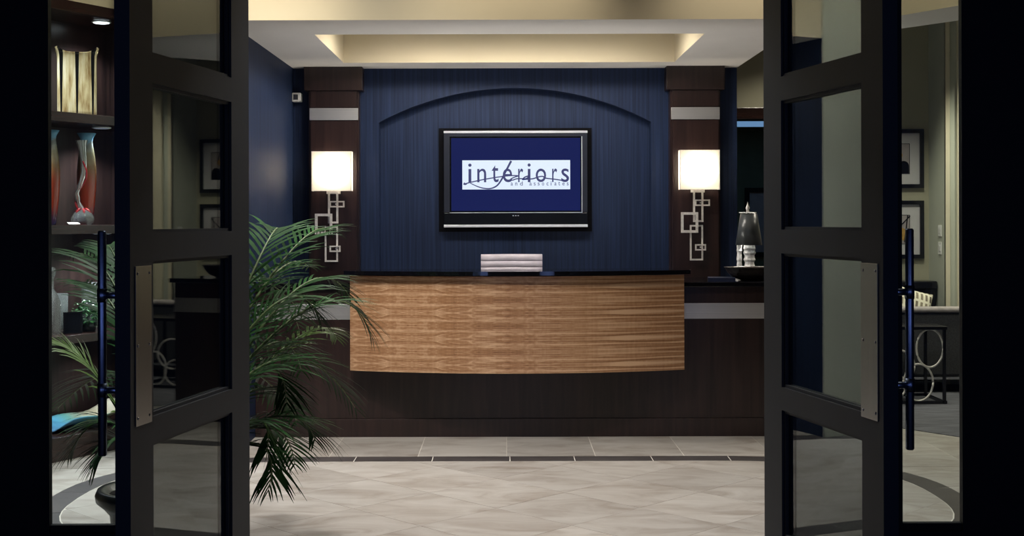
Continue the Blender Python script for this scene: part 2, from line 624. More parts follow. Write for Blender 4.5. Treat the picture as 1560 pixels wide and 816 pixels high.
def empty(name, loc, rotz=0):
    o = bpy.data.objects.new(name, None)
    C.objects.link(o)
    o.location = loc
    o.rotation_euler = (0, 0, rotz)
    o.empty_display_size = .1
    return o


def tag(o, label, cat, group=None):
    o['label'] = label
    o['category'] = cat
    if group:
        o['group'] = group
    return o


def struct(o, label=None, cat=None):
    o['kind'] = 'structure'
    if label:
        o['label'] = label
    if cat:
        o['category'] = cat
    return o


def bx(name, mat, x0, x1, y0, y1, z0, z1, parent=None, bevel=0., world=True):
    return MB().box(x0, x1, y0, y1, z0, z1, bevel).build(name, mat, parent, world)


def copy_tree(o, parent=None):
    c = o.copy()
    C.objects.link(c)
    c.parent = parent
    for ch in o.children:
        copy_tree(ch, c)
    return c


# ================================================================== STRUCTURE
HI = 3.55      # high ceiling
SO = 2.664     # dropped ceiling
# ---- floor slab, corridor, carpet
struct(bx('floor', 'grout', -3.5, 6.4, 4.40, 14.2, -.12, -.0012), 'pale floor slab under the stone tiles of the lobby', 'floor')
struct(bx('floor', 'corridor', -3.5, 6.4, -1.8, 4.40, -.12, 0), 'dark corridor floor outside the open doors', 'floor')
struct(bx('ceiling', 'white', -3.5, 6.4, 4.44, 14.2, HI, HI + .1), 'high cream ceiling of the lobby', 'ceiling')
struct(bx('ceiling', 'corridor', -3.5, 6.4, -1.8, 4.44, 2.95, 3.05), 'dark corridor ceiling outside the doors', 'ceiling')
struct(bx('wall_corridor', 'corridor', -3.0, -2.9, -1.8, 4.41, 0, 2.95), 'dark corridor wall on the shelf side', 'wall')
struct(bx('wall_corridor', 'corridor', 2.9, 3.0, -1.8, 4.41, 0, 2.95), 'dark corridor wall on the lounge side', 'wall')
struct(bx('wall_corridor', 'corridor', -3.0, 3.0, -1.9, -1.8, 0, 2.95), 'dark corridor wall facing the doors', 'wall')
wn = struct(empty('window_3', (0, -1.79, 1.0)), 'added blue glowing panels at the unseen corridor end', 'window')  # unseen glowing panels added to put blue highlights on the pull handles
for xw in (-2.0, 2.0):
    bx('pane', 'blueglow', xw - .5, xw + .5, -1.8, -1.785, .6, 2.3, wn)
    bx('frame', 'frameblack', xw - .56, xw - .5, -1.8, -1.77, .54, 2.36, wn)
    bx('frame', 'frameblack', xw + .5, xw + .56, -1.8, -1.77, .54, 2.36, wn)

# ---- front wall with doorway and two slim sidelights
GX = [(-1.618, -1.38), (1.40, 1.612)]
ZB, ZT, ZD = .378, 2.46, 2.56
wf = MB()
wf.box(-3.5, -1.618, 4.41, 4.44, 0, HI)
wf.box(-1.38, -.925, 4.41, 4.44, 0, HI)
wf.box(.928, 1.40, 4.41, 4.44, 0, HI)
wf.box(1.612, 6.4, 4.41, 4.44, 0, HI)
wf.box(-.925, .928, 4.41, 4.44, ZD, HI)
for a, b_ in GX:
    wf.box(a, b_, 4.41, 4.44, 0, ZB - .03)
    wf.box(a, b_, 4.41, 4.44, ZT + .03, HI)
struct(wf.build('wall_front', 'frameblack'), 'black panelled entrance wall around the open double doors', 'wall')
for i, (a, b_) in enumerate(GX):
    e = struct(empty('window_%d' % (i + 1), ((a + b_) / 2, 4.39, ZB - .03)), 'slim black framed sidelight on the %s side of the open doors' % ('shelving' if i == 0 else 'lounge'), 'window')
    bx('sill_rail', 'frameblack', a, b_, 4.412, 4.438, ZB - .03, ZB, e, .004)
    bx('head_rail', 'frameblack', a, b_, 4.412, 4.438, ZT, ZT + .03, e, .004)
    bx('glass_pane', 'glass', a, b_, 4.421, 4.427, ZB, ZT, e)

# ---- left side: navy wall, sage return, closing walls
bx_navy = struct(bx('wall_left', 'navy', -1.84, -1.69, 7.53, 10.2, 0, SO + .02), 'navy wallcovered side wall beside the reception desk', 'wall')
struct(MB().prism([(-2.28, 7.5302), (-1.692, 7.5302), (-1.692, 7.529), (-1.845, 7.62), (-2.18, 7.62), (-2.18, 8.6), (-2.28, 8.6)][:1] + [(-1.69, 7.528), (-1.842, 7.66), (-2.2, 7.66), (-2.2, 8.62), (-2.3, 8.62), (-2.3, 7.528)][:6], 'z', 0, HI).build('wall_left', 'sage'),
       'sage painted wall between navy wall and display shelving', 'wall')

# shelving axes
SH = empty('display_shelving', (-2.486, 7.94, 0), math.atan2(.874, .485))
u = Vector((.485, .874, 0)).normalized()
v = Vector((-u.y, u.x, 0))
O = Vector((-2.486, 7.94, 0))


def SP(x, y, z):
    p = O + x * u + y * v
    return Vector((p.x, p.y, z))


sw = MB()
for (x0, x1, y0, y1, z0, z1) in ((-2.0, .37, -.0, .46, 2.80, HI), (-2.0, .37, .44, .5, 0, 2.8), (-4.2, -2.0, -.0, .5, 0, HI)):
    sw.prism([(SP(x0, y0, 0).x, SP(x0, y0, 0).y), (SP(x1, y0, 0).x, SP(x1, y0, 0).y), (SP(x1, y1, 0).x, SP(x1, y1, 0).y), (SP(x0, y1, 0).x, SP(x0, y1, 0).y)], 'z', z0, z1)
struct(sw.build('wall_left', 'cream'), 'cream angled wall that holds the dark display shelving', 'wall')

# ---- back wall with arched recess
AX0, AX1, ASP, ACR = -1.01, 1.156, 2.235, 2.507
YB = 9.94
RD = .11       # depth of the arched recess
cx, hw = (AX0 + AX1) / 2, (AX1 - AX0) / 2
R = (hw ** 2 + (ACR - ASP) ** 2) / (2 * (ACR - ASP))
cz = ACR - R
th0 = math.asin(hw / R)
arc = [(cx + R * math.sin(t), cz + R * math.cos(t)) for t in [-th0 + 2 * th0 * i / 32 for i in range(33)]]
wb = MB()
wb.box(-1.84, AX0, YB, YB + .2, 0, SO + .02)
wb.box(AX1, 1.842, YB, YB + .2, 0, SO + .02)
for i in range(32):
    (xa, za), (xb, zb_) = arc[i], arc[i + 1]
    wb.prism([(xa, za), (xb, zb_), (xb, SO + .02), (xa, SO + .02)], 'y', YB, YB + .2)
wb.box(-1.84, 1.842, YB + RD, YB + .3, 0, SO + .02)
struct(wb.build('wall_back', 'navy'), 'navy wallcovered back wall with a shallow arched recess', 'wall')

# ---- dropped ceiling with tray
so = MB()
TX0, TX1, TY0, TY1 = -1.244, 1.295, 8.12, 9.57
so.box(-1.84, TX0, 7.536, 10.2, SO, HI)
so.box(TX1, 1.842, 7.536, 10.2, SO, HI)
so.box(TX0, TX1, 7.536, TY0, SO, HI)
so.box(TX0, TX1, TY1, 10.2, SO, HI)
so.box(TX0, TX1, TY0, TY1, 3.06, HI)
so.prism([(1.842, 7.536), (2.28, 7.536), (2.572, 7.08), (3.35, 5.85), (3.60, 6.33), (2.764, 7.607), (2.51, 7.937), (1.842, 8.805)], 'z', SO, HI)
o = so.build('ceiling_soffit', 'white')
o.data.materials.append(M['cream'])
for p in o.data.polygons:
    p.material_index = 1 if abs(p.normal.z) < .5 else 0
struct(o, 'cream dropped ceiling with a recessed tray over the desk', 'ceiling')

# ---- lounge shell
YL = 11.4
lw = MB()
lw.box(1.60, 1.90, YL, YL + .15, 0, HI)
lw.box(3.00, 4.02, YL, YL + .15, 0, HI)
lw.box(1.90, 3.00, YL, YL + .15, 2.476, HI)
struct(lw.build('wall_lounge', 'olive'), 'olive tan lounge wall hung with two framed prints', 'wall')
struct(bx('wall_lounge', 'sage', 3.864, 4.02, 10.97, YL, 0, HI), 'narrow lounge wall return carrying the light switches', 'wall')
struct(bx('wall_lounge', 'olive', 3.90, 6.4, 10.99, 11.12, 0, HI), 'tan wall beyond the cream post', 'wall')
struct(bx('trim_1', 'curtain', 3.864, 3.90, 10.955, 10.99, 0, HI), 'cream vertical post edging the lounge wall', 'trim')
struct(bx('trim_2', 'curtain', 3.965, 4.06, 10.95, 10.99, 0, HI), 'bright cream vertical casing beside the black sidelight edge', 'trim')
struct(bx('wall_right', 'olive', 6.3, 6.4, 4.44, 14.2, 0, HI), 'far lounge side wall', 'wall')
struct(bx('wall_lounge', 'navy', 1.72, 1.842, YB + .3, YL, 0, HI), 'side of the reception wall facing the lounge', 'wall')
# cased opening in the lounge wall and the dark room behind it
d3 = struct(empty('door_3', (2.45, YL, 0)), 'dark wood cased opening in the lounge wall behind the table lamp', 'doorway')
bx('head_casing', 'darkwood_x', 1.84, 3.06, YL - .03, YL + .16, 2.37, 2.476, d3, .004)
bx('side_casing', 'darkwood', 2.96, 3.06, YL - .03, YL + .16, 0, 2.37, d3, .004)
bx('side_casing', 'darkwood', 1.845, 1.93, YL - .03, YL + .16, 0, 2.37, d3, .004)
struct(bx('wall_lounge', 'darkroom', .8, 4.2, 13.6, 13.75, 0, HI), 'dark olive wall of the room behind the opening', 'wall')
struct(bx('wall_lounge', 'darkroom', 4.02, 4.12, YL + .15, 13.6, 0, HI), 'dark olive side wall of the room behind', 'wall')
struct(bx('wall_lounge', 'darkroom', .8, .9, YL - 1.1, 13.6, 0, HI), 'dark olive wall behind the reception wall', 'wall')
struct(bx('ceiling', 'darkroom', .9, 4.02, YL + .16, 13.6, 2.42, 2.5), 'lowered dark ceiling of the room behind', 'ceiling')


# ---- tiles --------------------------------------------------------
def clip(poly, a, b_, inside=True):
    """keep the part of poly left of the line a->b"""
    def s(p):
        d = (b_[0] - a[0]) * (p[1] - a[1]) - (b_[1] - a[1]) * (p[0] - a[0])
        return d if inside else -d
    out = []
    for i in range(len(poly)):
        p, q = poly[i], poly[(i + 1) % len(poly)]
        sp, sq = s(p), s(q)
        if sp >= 0:
            out.append(p)
        if (sp > 1e-9 and sq < -1e-9) or (sp < -1e-9 and sq > 1e-9):
            t = sp / (sp - sq)
            out.append((p[0] + t * (q[0] - p[0]), p[1] + t * (q[1] - p[1])))
    return out


def area(p):
    return abs(sum(p[i][0] * p[(i + 1) % len(p)][1] - p[(i + 1) % len(p)][0] * p[i][1] for i in range(len(p)))) / 2


def clip_convex(poly, conv):
    for i in range(len(conv)):
        if len(poly) < 3:
            return []
        poly = clip(poly, conv[i], conv[(i + 1) % len(conv)])
    return poly if len(poly) >= 3 and area(poly) > 2e-4 else []


def minus_convex(poly, conv):
    out, rest = [], poly
    for i in range(len(conv)):
        if len(rest) < 3:
            break
        o_ = clip(rest, conv[i], conv[(i + 1) % len(conv)], False)
        if len(o_) >= 3 and area(o_) > 1e-5:
            out.append(o_)
        rest = clip(rest, conv[i], conv[(i + 1) % len(conv)])
    return out


def loop(off, n=14):
    """rounded rectangle of the dark border, counter-clockwise"""
    cxr, cyr, ax, ay, e = 1.2, 6.56, 1.13 + off, 1.045 + off, 2.5
    q = []
    for i in range(n + 1):
        t = PI / 2 * i / n
        q.append((abs(math.cos(t)) ** (2 / e) * ax, abs(math.sin(t)) ** (2 / e) * ay))
    pts = [(cxr + a, cyr + b2) for a, b2 in q] + [(-cxr - a, cyr + b2) for a, b2 in q[::-1]]
    pts += [(-cxr - a, cyr - b2) for a, b2 in q] + [(cxr + a, cyr - b2) for a, b2 in q[::-1]]
    out = []
    for p in pts:
        if not out or math.hypot(p[0] - out[-1][0], p[1] - out[-1][1]) > 1e-5:
            out.append(p)
    if math.hypot(out[0][0] - out[-1][0], out[0][1] - out[-1][1]) < 1e-5:
        out.pop()
    return out


inner, outer = loop(-.075 - .003), loop(.075 + .003)
floor_o = bpy.data.objects['floor']


def tile_obj(name, polys, mat, dz=0.):
    b2 = bmesh.new()
    for pl in polys:
        vs = [b2.verts.new((p[0], p[1], dz)) for p in pl]
        try:
            b2.faces.new(vs)
        except ValueError:
            pass
    bmesh.ops.remove_doubles(b2, verts=b2.verts, dist=2e-5)
    if not b2.faces:
        return
    bmesh.ops.recalc_face_normals(b2, faces=b2.faces)
    for f in b2.faces:
        if f.normal.z < 0:
            f.normal_flip()
    be = [e for e in b2.edges if len(e.link_faces) == 1]
    r = bmesh.ops.extrude_edge_only(b2, edges=be)
    for g in r['geom']:
        if isinstance(g, bmesh.types.BMVert):
            g.co.z -= .004
    mb = MB()
    mb.bm.free()
    mb.bm = b2
    return mb.build(name, mat, floor_o)


T = .514
GR = .0019
k0 = 6.243
for i in range(-9, 9):
    for j in range(-9, 9):
        a0, a1 = 6.243 + .7225 * i, 6.243 + .7225 * (i + 1)      # x + y
        b0, b1 = 7.07 + .7225 * j, 7.07 + .7225 * (j + 1)        # y - x
        g = GR * 1.0
        a0 += g; a1 -= g; b0 += g; b1 -= g
        q = [((a - b2) / 2, (a + b2) / 2) for a, b2 in ((a0, b0), (a1, b0), (a1, b1), (a0, b1))]
        if sum((q[k][0] * q[(k + 1) % 4][1] - q[(k + 1) % 4][0] * q[k][1]) for k in range(4)) < 0:
            q = q[::-1]
        pl = clip_convex(q, inner)
        if pl:
            tile_obj('floor_tile', [pl], 'tile', random.uniform(-.0004, 0))
# border strip pieces
mid = loop(0.)
per = []
n = len(mid)
for i in range(n):
    a, b2 = mid[i], mid[(i + 1) % n]
    Ls = math.hypot(b2[0] - a[0], b2[1] - a[1])
    k = max(1, int(Ls / .039))
    for j in range(k):
        t = j / k
        per.append((a[0] + t * (b2[0] - a[0]), a[1] + t * (b2[1] - a[1])))
# start at x = 0 on the far side
st = min(range(len(per)), key=lambda i: abs(per[i][0]) + (0 if per[i][1] > 7 else 9))
per = per[st:] + per[:st]
acc, seg, pieces = 0, [per[0]], []
for i in range(1, len(per) + 1):
    p = per[i % len(per)]
    acc += math.hypot(p[0] - seg[-1][0], p[1] - seg[-1][1])
    seg.append(p)
    if acc >= .462 or i == len(per):
        pieces.append(seg)
        seg, acc = [p], 0
for sg in pieces:
    quad = []
    outp, inp = [], []
    for i, p in enumerate(sg):
        a, b2 = sg[max(0, i - 1)], sg[min(len(sg) - 1, i + 1)]
        t = Vector((b2[0] - a[0], b2[1] - a[1])).normalized()
        nrm = Vector((t.y, -t.x))
        sh = GR * 1.3 if i == 0 else (-GR * 1.3 if i == len(sg) - 1 else 0)
        pp = Vector(p) + t * sh
        outp.append(pp + nrm * .0745)
        inp.append(pp - nrm * .0745)
    polys = [[tuple(inp[i]), tuple(outp[i]), tuple(outp[i + 1]), tuple(inp[i + 1])] for i in range(len(sg) - 1)]
    tile_obj('border_tile', polys, 'slate')
# outer rectangular tiles; the carpet takes over beyond a curved edge
CE = [(1.95, 9.6), (2.40, 9.08), (2.744, 8.674), (3.027, 8.30), (3.45, 7.60), (3.7, 6.9), (3.8, 5.9), (3.8, 4.4)]


def carpet_side(pl):
    # keep the lobby side of the carpet edge (convex towards the lounge)
    for i in range(len(CE) - 1):
        if len(pl) < 3:
            return []
        pl = clip(pl, CE[i + 1], CE[i], True)
    return pl if len(pl) >= 3 and area(pl) > 1e-4 else []


ys = [4.41, 5.04, 5.62, 6.2, 6.78, 7.33, 7.683, 8.42, 9.02, 9.62]
for ix in range(-7, 8):
    for iy in range(len(ys) - 1):
        x0, x1 = ix * .547 + GR, (ix + 1) * .547 - GR
        y0, y1 = ys[iy] + GR, ys[iy + 1] - GR
        if y0 > 9 and x1 < 1.9 or x0 < -3.5:
            continue
        pl = carpet_side([(x0, y0), (x1, y0), (x1, y1), (x0, y1)])
        if not pl:
            continue
        ps = minus_convex(pl, outer)
        if sum(area(p) for p in ps) > 1e-3:
            tile_obj('floor_tile', ps, 'tile', random.uniform(-.0004, 0))
cp = MB()
cp.prism(CE + [(6.3, 4.4), (6.3, 13.6), (.9, 13.6), (.9, 10.3), (1.95, 10.3)], 'z', -.0012, .004)
o = struct(cp.build('floor_carpet', 'carpet'), 'grey striated lounge carpet beyond the curved tile edge', 'carpet')


# ================================================================== DOORS
def leaf(idx, hinge, free_xy, width, side, panes_x, label):
    """local x: hinge -> free edge; the face that shows is at local y=0; side = +1 if it looks along +y"""
    d = (Vector(free_xy) - Vector(hinge)).normalized()
    e = empty('door_%d' % idx, (hinge[0], hinge[1], 0), math.atan2(d.y, d.x))
    struct(e, label, 'door')
    TH = .047
    s = side

    def B(name, mat, x0, x1, n0, n1, z0, z1, par=e, bev=0.):
        ya, yb = sorted((s * n0, s * n1))
        return bx(name, mat, x0, x1, ya, yb, z0, z1, par, bev, world=False)
    xs0, xs1 = panes_x            # pane opening between hinge stile and lock stile
    zs = [(.36, .796), (.875, 1.335), (1.417, 1.860), (1.943, 2.40)]
    B('hinge_stile', 'doorpaint', .004, xs0, -TH, 0, .012, 2.53)
    B('lock_stile', 'doorpaint', xs1, width, -TH, 0, .012, 2.53)
    edges = [.012] + [z for p in zs for z in p] + [2.53]
    for k in range(0, len(edges), 2):
        B('bottom_rail' if k == 0 else ('top_rail' if k == len(edges) - 2 else 'rail'), 'doorpaint', xs0, xs1, -TH, 0, edges[k], edges[k + 1])
    for (za, zb_) in zs:
        B('glass_pane', 'glass', xs0, xs1, -.027, -.021, za, zb_)
        mb = MB()
        for nn in ((-.021, -.009), (-.039, -.027)):
            ya, yb = sorted((s * nn[0], s * nn[1]))
            mb.box(xs0, xs1, ya, yb, za, za + .010)
            mb.box(xs0, xs1, ya, yb, zb_ - .010, zb_)
            mb.box(xs0, xs0 + .010, ya, yb, za + .01, zb_ - .01)
            mb.box(xs1 - .010, xs1, ya, yb, za + .01, zb_ - .01)
        mb.build('glazing_bead', 'doorpaint', e, world=False)
    # push plate on the shown face, with six screws
    p0, p1 = width - .130, width - .028
    pz0, pz1 = .862, 1.322
    pl = B('push_plate', 'plate', p0, p1, 0, .003, pz0, pz1, e, .001)
    pl['label'] = 'brushed metal push plate'
    for z in (pz0 + .022, (pz0 + pz1) / 2, pz1 - .022):
        for x in (p0 + .014, p1 - .014):
            mb = MB()
            mb.lathe([(.0001, .0), (.0045, .0004), (.004, .0018), (.0001, .0024)], seg=10)
            rot = Matrix.Rotation(-s * PI / 2, 4, 'X')
            mb.bm.transform(Matrix.Translation((x, s * .003, z)) @ rot)
            sc = mb.build('screw', 'chrome', None)
            sc.location = sc.location - Vector(pl.location)
            sc.parent = pl
    # pull handle outside
    hx, hn = width - .05, -(TH + .065)
    mb = MB()
    hb = [(.772, .0095), (.776, .0125), (1.419, .0125), (1.424, .0095)]
    mb.lathe([(r, z) for z, r in hb], (hx, s * hn, 0), 20)
    ph = mb.build('pull_handle', 'handle', e, world=False)
    ph['label'] = 'long dark blue tubular pull handle'
    for z in (.963, 1.237):
        mb = MB()
        mb.tube([(hx, s * hn, z), (hx, s * -TH, z)], .010, 12)
        mb.lathe([(.0142, -.02), (.0142, .02)], (hx, s * hn, z), 20)
        st_ = mb.build('standoff', 'handle', None)
        st_.location = st_.location - Vector(ph.location)
        st_.parent = ph
    return e


WL = .910
leaf(1, (-.9136, 4.44), (-1.0685, 3.543), WL, 1, (WL - .747, WL - .145), 'open black glazed door leaf beside the palm with brushed push plate')
WR = .851
leaf(2, (.916, 4.44), (1.0899, 3.6076), WR, -1, (WR - .700, WR - .129), 'open black glazed door leaf beside the lounge with brushed push plate')


# ================================================================== PILASTERS + SCONCES
def pilaster(x0, x1, y_c, idx, label):
    xc = (x0 + x1) / 2
    e = empty('trim_%d' % idx, (xc, YB, 0))
    struct(e, label, 'pilaster')
    w2 = .198
    bx('shaft', 'darkwood', xc - w2, xc + w2, YB - .10, YB, 0, SO, e)
    bx('capital', 'darkwood', xc - .229, xc + .229, YB - .14, YB, 2.478, SO - .001, e, .003)
    pn = MB()
    pn.box(xc - w2 + .018, xc + w2 - .016, YB - .118, YB - .10, 0, 2.238)
    pn.box(xc - w2 + .018, xc + w2 - .016, YB - .118, YB - .10, 2.346, 2.478)
    pn.build('face_panel', 'darkwood', e)
    b_ = bx('metal_band', 'steel', xc - w2 + .008, xc + w2 - .006, YB - .116, YB - .10, 2.245, 2.340, e, .001)
    b_['label'] = 'brushed steel band'


pilaster(-1.583, -1.13, 9.8, 3, 'dark wood pilaster with steel band nearest the navy side wall')
pilaster(1.264, 1.722, 9.8, 4, 'dark wood pilaster with steel band nearest the lounge')


def frame_rect(mb, x0, x1, z0, z1, y, bar, dep):
    mb.box(x0, x1, y - dep, y, z1 - bar, z1)
    mb.box(x0, x1, y - dep, y, z0, z0 + bar)
    mb.box(x0, x0 + bar, y - dep, y, z0 + bar, z1 - bar)
    mb.box(x1 - bar, x1, y - dep, y, z0 + bar, z1 - bar)


def sconce():
    e = empty('wall_sconce', (0, 0, 0))
    h = .1545
    yb, yf = -.03, -.125       # behind / front of the shade, wall face at y = 0
    mb = MB()
    b2 = mb.bm
    def quad(*p):
        b2.faces.new([b2.verts.new(q) for q in p])
    quad((-h, yf, 0), (h, yf, 0), (h, yf, .309), (-h, yf, .309))
    quad((-h, yb, 0), (-h, yf, 0), (-h, yf, .309), (-h, yb, .309))
    quad((h, yf, 0), (h, yb, 0), (h, yb, .309), (h, yf, .309))
    mb.build('shade', 'shade', e)
    mb = MB()
    for z in (0, .305):
        mb.box(-h - .001, h + .001, yf - .001, yf + .003, z, z + .004)
        mb.box(-h - .001, -h + .003, yf, yb, z, z + .004)
        mb.box(h - .003, h + .001, yf, yb, z, z + .004)
    mb.box(h - .004, h + .001, yf - .001, yf + .004, 0, .309)
    mb.box(-h - .001, -h + .004, yf - .001, yf + .004, 0, .309)
    mb.build('shade_rim', 'silver', e)
    bx('back_plate', 'silver', -.055, .055, -.014, 0, -.02, .20, e, .002)
    mb = MB()
    mb.tube([(0, -.014, .06), (0, -.048, .06), (0, -.048, .12)], .009, 10)
    mb.build('lamp_holder', 'silver', e)
    mb = MB()
    mb.lathe([(.001, -.026), (.017, -.019), (.024, 0), (.017, .019), (.001, .026)], (0, -.048, .16), 14)
    bu = mb.build('bulb', 'bulb', e)
    for (x0, x1, z0, z1, y, bar) in ((-.040, .040, -.252, .0, -.028, .015), (-.027, .090, -.126, -.076, -.040, .011), (-.139, -.004, -.336, -.175, -.052, .020),
                                     (-.066, .037, -.553, -.275, -.028, .013), (-.027, .058, -.475, -.426, -.040, .011)):
        mb = MB()
        frame_rect(mb, x0, x1, z0, z1, y, bar, .012)
        mb.build('rectangle_frame', 'silver', e)
    for z in (-.10, -.45):
        bx('wall_mount', 'silver', .016, .030, -.028, 0, z - .006, z + .006, e)
    return e


sc1 = sconce()
sc1.location = (-1.357, YB - .118, 1.684)
tag(sc1, 'lit square shade sconce with silver rectangles nearest the palm', 'sconce', 'wall sconces')
sc2 = copy_tree(sc1)
sc2.location = (1.508, YB - .118, 1.688)
tag(sc2, 'lit square shade sconce with silver rectangles nearest the table lamp', 'sconce', 'wall sconces')

# ================================================================== TELEVISION
YT = YB + RD
tv = empty('television', (.075, YT, 1.362))
tag(tv, 'wall mounted flat television showing a white company banner on blue', 'television')
k = 1900 / (YT - .05)
bx('wall_box', 'black', -.540, .690, YT - .02, YT, 1.362, 2.194, tv)
TVX0, TVX1 = -.497, .652
bx('cabinet', 'tvblack', TVX0, TVX1, YT - .075, YT - .02, 1.395, 2.170, tv, .004)
Y1 = YT - .075
for z0, z1 in ((2.150, 2.168), (1.398, 1.418)):
    bx('silver_bar', 'tvsilver', TVX0, TVX1, Y1 - .012, Y1, z0, z1, tv, .002)
SX0, SX1, SZ0, SZ1 = -.443, .600, 1.523, 2.116
fr = MB()
fr.box(TVX0 + .002, SX0 - .008, Y1 - .008, Y1, 1.52, 2.148)
fr.box(SX1 + .008, TVX1 - .002, Y1 - .008, Y1, 1.52, 2.148)
fr.box(SX0 - .008, SX1 + .008, Y1 - .008, Y1, SZ1 + .008, 2.148)
fr.build('bezel', 'tvgrey', tv)
bx('speaker_panel', 'tvblack', TVX0 + .002, TVX1 - .002, Y1 - .008, Y1, 1.42, 1.512, tv, .002)
ln = MB()
ln.box(SX1 + .004, SX1 + .010, Y1 - .011, Y1, SZ0 - .006, SZ1 + .006)
ln.box(SX0 - .008, SX1 + .010, Y1 - .011, Y1, SZ0 - .011, SZ0 - .006)
ln.build('screen_trim', 'tvsilver', tv)
scr = bx('screen', 'screen', SX0 + .006, SX1 - .006, Y1 - .004, Y1, SZ0 + .006, SZ1 - .006, tv)
lg = MB()
for xx, ww in ((.057, .010), (.0735, .005), (.0775, .009), (.0815, .005), (.097, .010)):
    lg.box(xx - ww / 2, xx + ww / 2, Y1 - .0095, Y1 - .008, 1.487, 1.493)
lg.build('maker_mark', 'tvsilver', tv)
# banner: 1350 x 365 drawing units -> metres
BX0, BX1, BZ0, BZ1 = -.349, .513, 1.700, 1.933
bsc = (BX1 - BX0) / 1350.0


def bp(x, y):
    return (BX0 + (x - 116) * bsc, BZ1 - (y - 113) * bsc)


ban = bx('screen_banner', 'banner', BX0, BX1, Y1 - .0050, Y1 - .004, BZ0, BZ1, None)
ban.location = ban.location - tv.location - scr.location
ban.parent = scr
ban['label'] = 'white banner lettered interiors and associates'


def glyph(ch, x0, x1, y0, y1, mb, yy):
    cu = bpy.data.curves.new('glyph', 'FONT')
    cu.body = ch
    cu.resolution_u = 4
    cu.offset = .003
    ob = bpy.data.objects.new('glyph', cu)
    C.objects.link(ob)
    dg = bpy.context.evaluated_depsgraph_get()
    me = bpy.data.meshes.new_from_object(ob.evaluated_get(dg))
    bpy.data.objects.remove(ob)
    lo = [min(v_.co[i] for v_ in me.vertices) for i in (0, 1)]
    hi = [max(v_.co[i] for v_ in me.vertices) for i in (0, 1)]
    a0, b1 = bp(x0, y1)
    a1, b0 = bp(x1, y0)
    vs = []
    for v_ in me.vertices:
        fx = (v_.co.x - lo[0]) / (hi[0] - lo[0])
        fz = (v_.co.y - lo[1]) / (hi[1] - lo[1])
        vs.append(mb.bm.verts.new((a0 + fx * (a1 - a0), yy, b1 + fz * (b0 - b1))))
    for p in me.polygons:
        try:
            mb.bm.faces.new([vs[i] for i in p.vertices])
        except ValueError:
            pass
    bpy.data.meshes.remove(me)


def ribbon(pts, wd, mb, yy):
    from mathutils.geometry import interpolate_bezier
    P = [Vector(p) for p in pts]
    out = []
    for i in range(len(P) - 1):
        p0, p1, p2, p3 = P[max(i - 1, 0)], P[i], P[i + 1], P[min(i + 2, len(P) - 1)]
        for j in range(8):
            t = j / 8
            out.append(.5 * ((2 * p1) + (p2 - p0) * t + (2 * p0 - 5 * p1 + 4 * p2 - p3) * t * t + (3 * p1 - p0 - 3 * p2 + p3) * t ** 3))
    out.append(P[-1])
    prev = None
    n_ = len(out)
    for i, p in enumerate(out):
        t = (out[min(i + 1, n_ - 1)] - out[max(i - 1, 0)]).normalized()
        f = i / (n_ - 1)
        w_ = wd[0] + (wd[1] - wd[0]) * f
        nn = Vector((-t.y, t.x)) * w_ / 2
        a = mb.bm.verts.new((bp(*(p + nn))[0], yy, bp(*(p + nn))[1]))
        b2 = mb.bm.verts.new((bp(*(p - nn))[0], yy, bp(*(p - nn))[1]))
        if prev:
            mb.bm.faces.new((prev[0], prev[1], b2, a))
        prev = (a, b2)


mb = MB()
yy = Y1 - .0056
for ch, x0, x1, y0 in (('i', 190, 232, 153), ('n', 303, 415, 218), ('t', 485, 570, 175), ('e', 622, 740, 218), ('r', 815, 878, 218), ('i', 933, 972, 153),
                       ('o', 1035, 1165, 218), ('r', 1240, 1303, 218), ('s', 1355, 1452, 218)):
    glyph(ch, x0, x1, y0, 388, mb, yy)
for ch, x0, x1, y0 in (('a', 722, 748, 393), ('n', 778, 805, 393), ('d', 838, 872, 378), ('a', 955, 985, 393), ('s', 1010, 1033, 393), ('s', 1060, 1083, 393),
                       ('o', 1112, 1140, 393), ('c', 1170, 1195, 393), ('i', 1222, 1231, 380), ('a', 1268, 1295, 393), ('t', 1318, 1340, 383), ('e', 1368, 1396, 393), ('s', 1423, 1446, 393)):
    glyph(ch, x0, x1, y0, 430, mb, yy)
ribbon([(150, 408), (220, 388), (400, 350), (600, 318), (720, 306), (812, 308), (770, 325), (722, 350), (745, 362), (800, 345), (880, 345)], (14, 14), mb, yy - .0003)
ribbon([(870, 352), (900, 325), (945, 312), (925, 340), (868, 354), (905, 352), (1000, 345), (1060, 325), (1120, 316), (1160, 338), (1270, 352), (1400, 372)], (17, 14), mb, yy - .0004)
ribbon([(728, 122), (690, 195), (650, 270), (610, 350), (550, 430), (470, 466), (380, 462), (300, 438), (215, 398)], (27, 10), mb, yy - .0005)
ribbon([(132, 402), (152, 410), (172, 404)], (30, 18), mb, yy - .0006)
lt = mb.build('lettering', 'ink', None)
lt.location = lt.location - tv.location - scr.location
lt.parent = scr

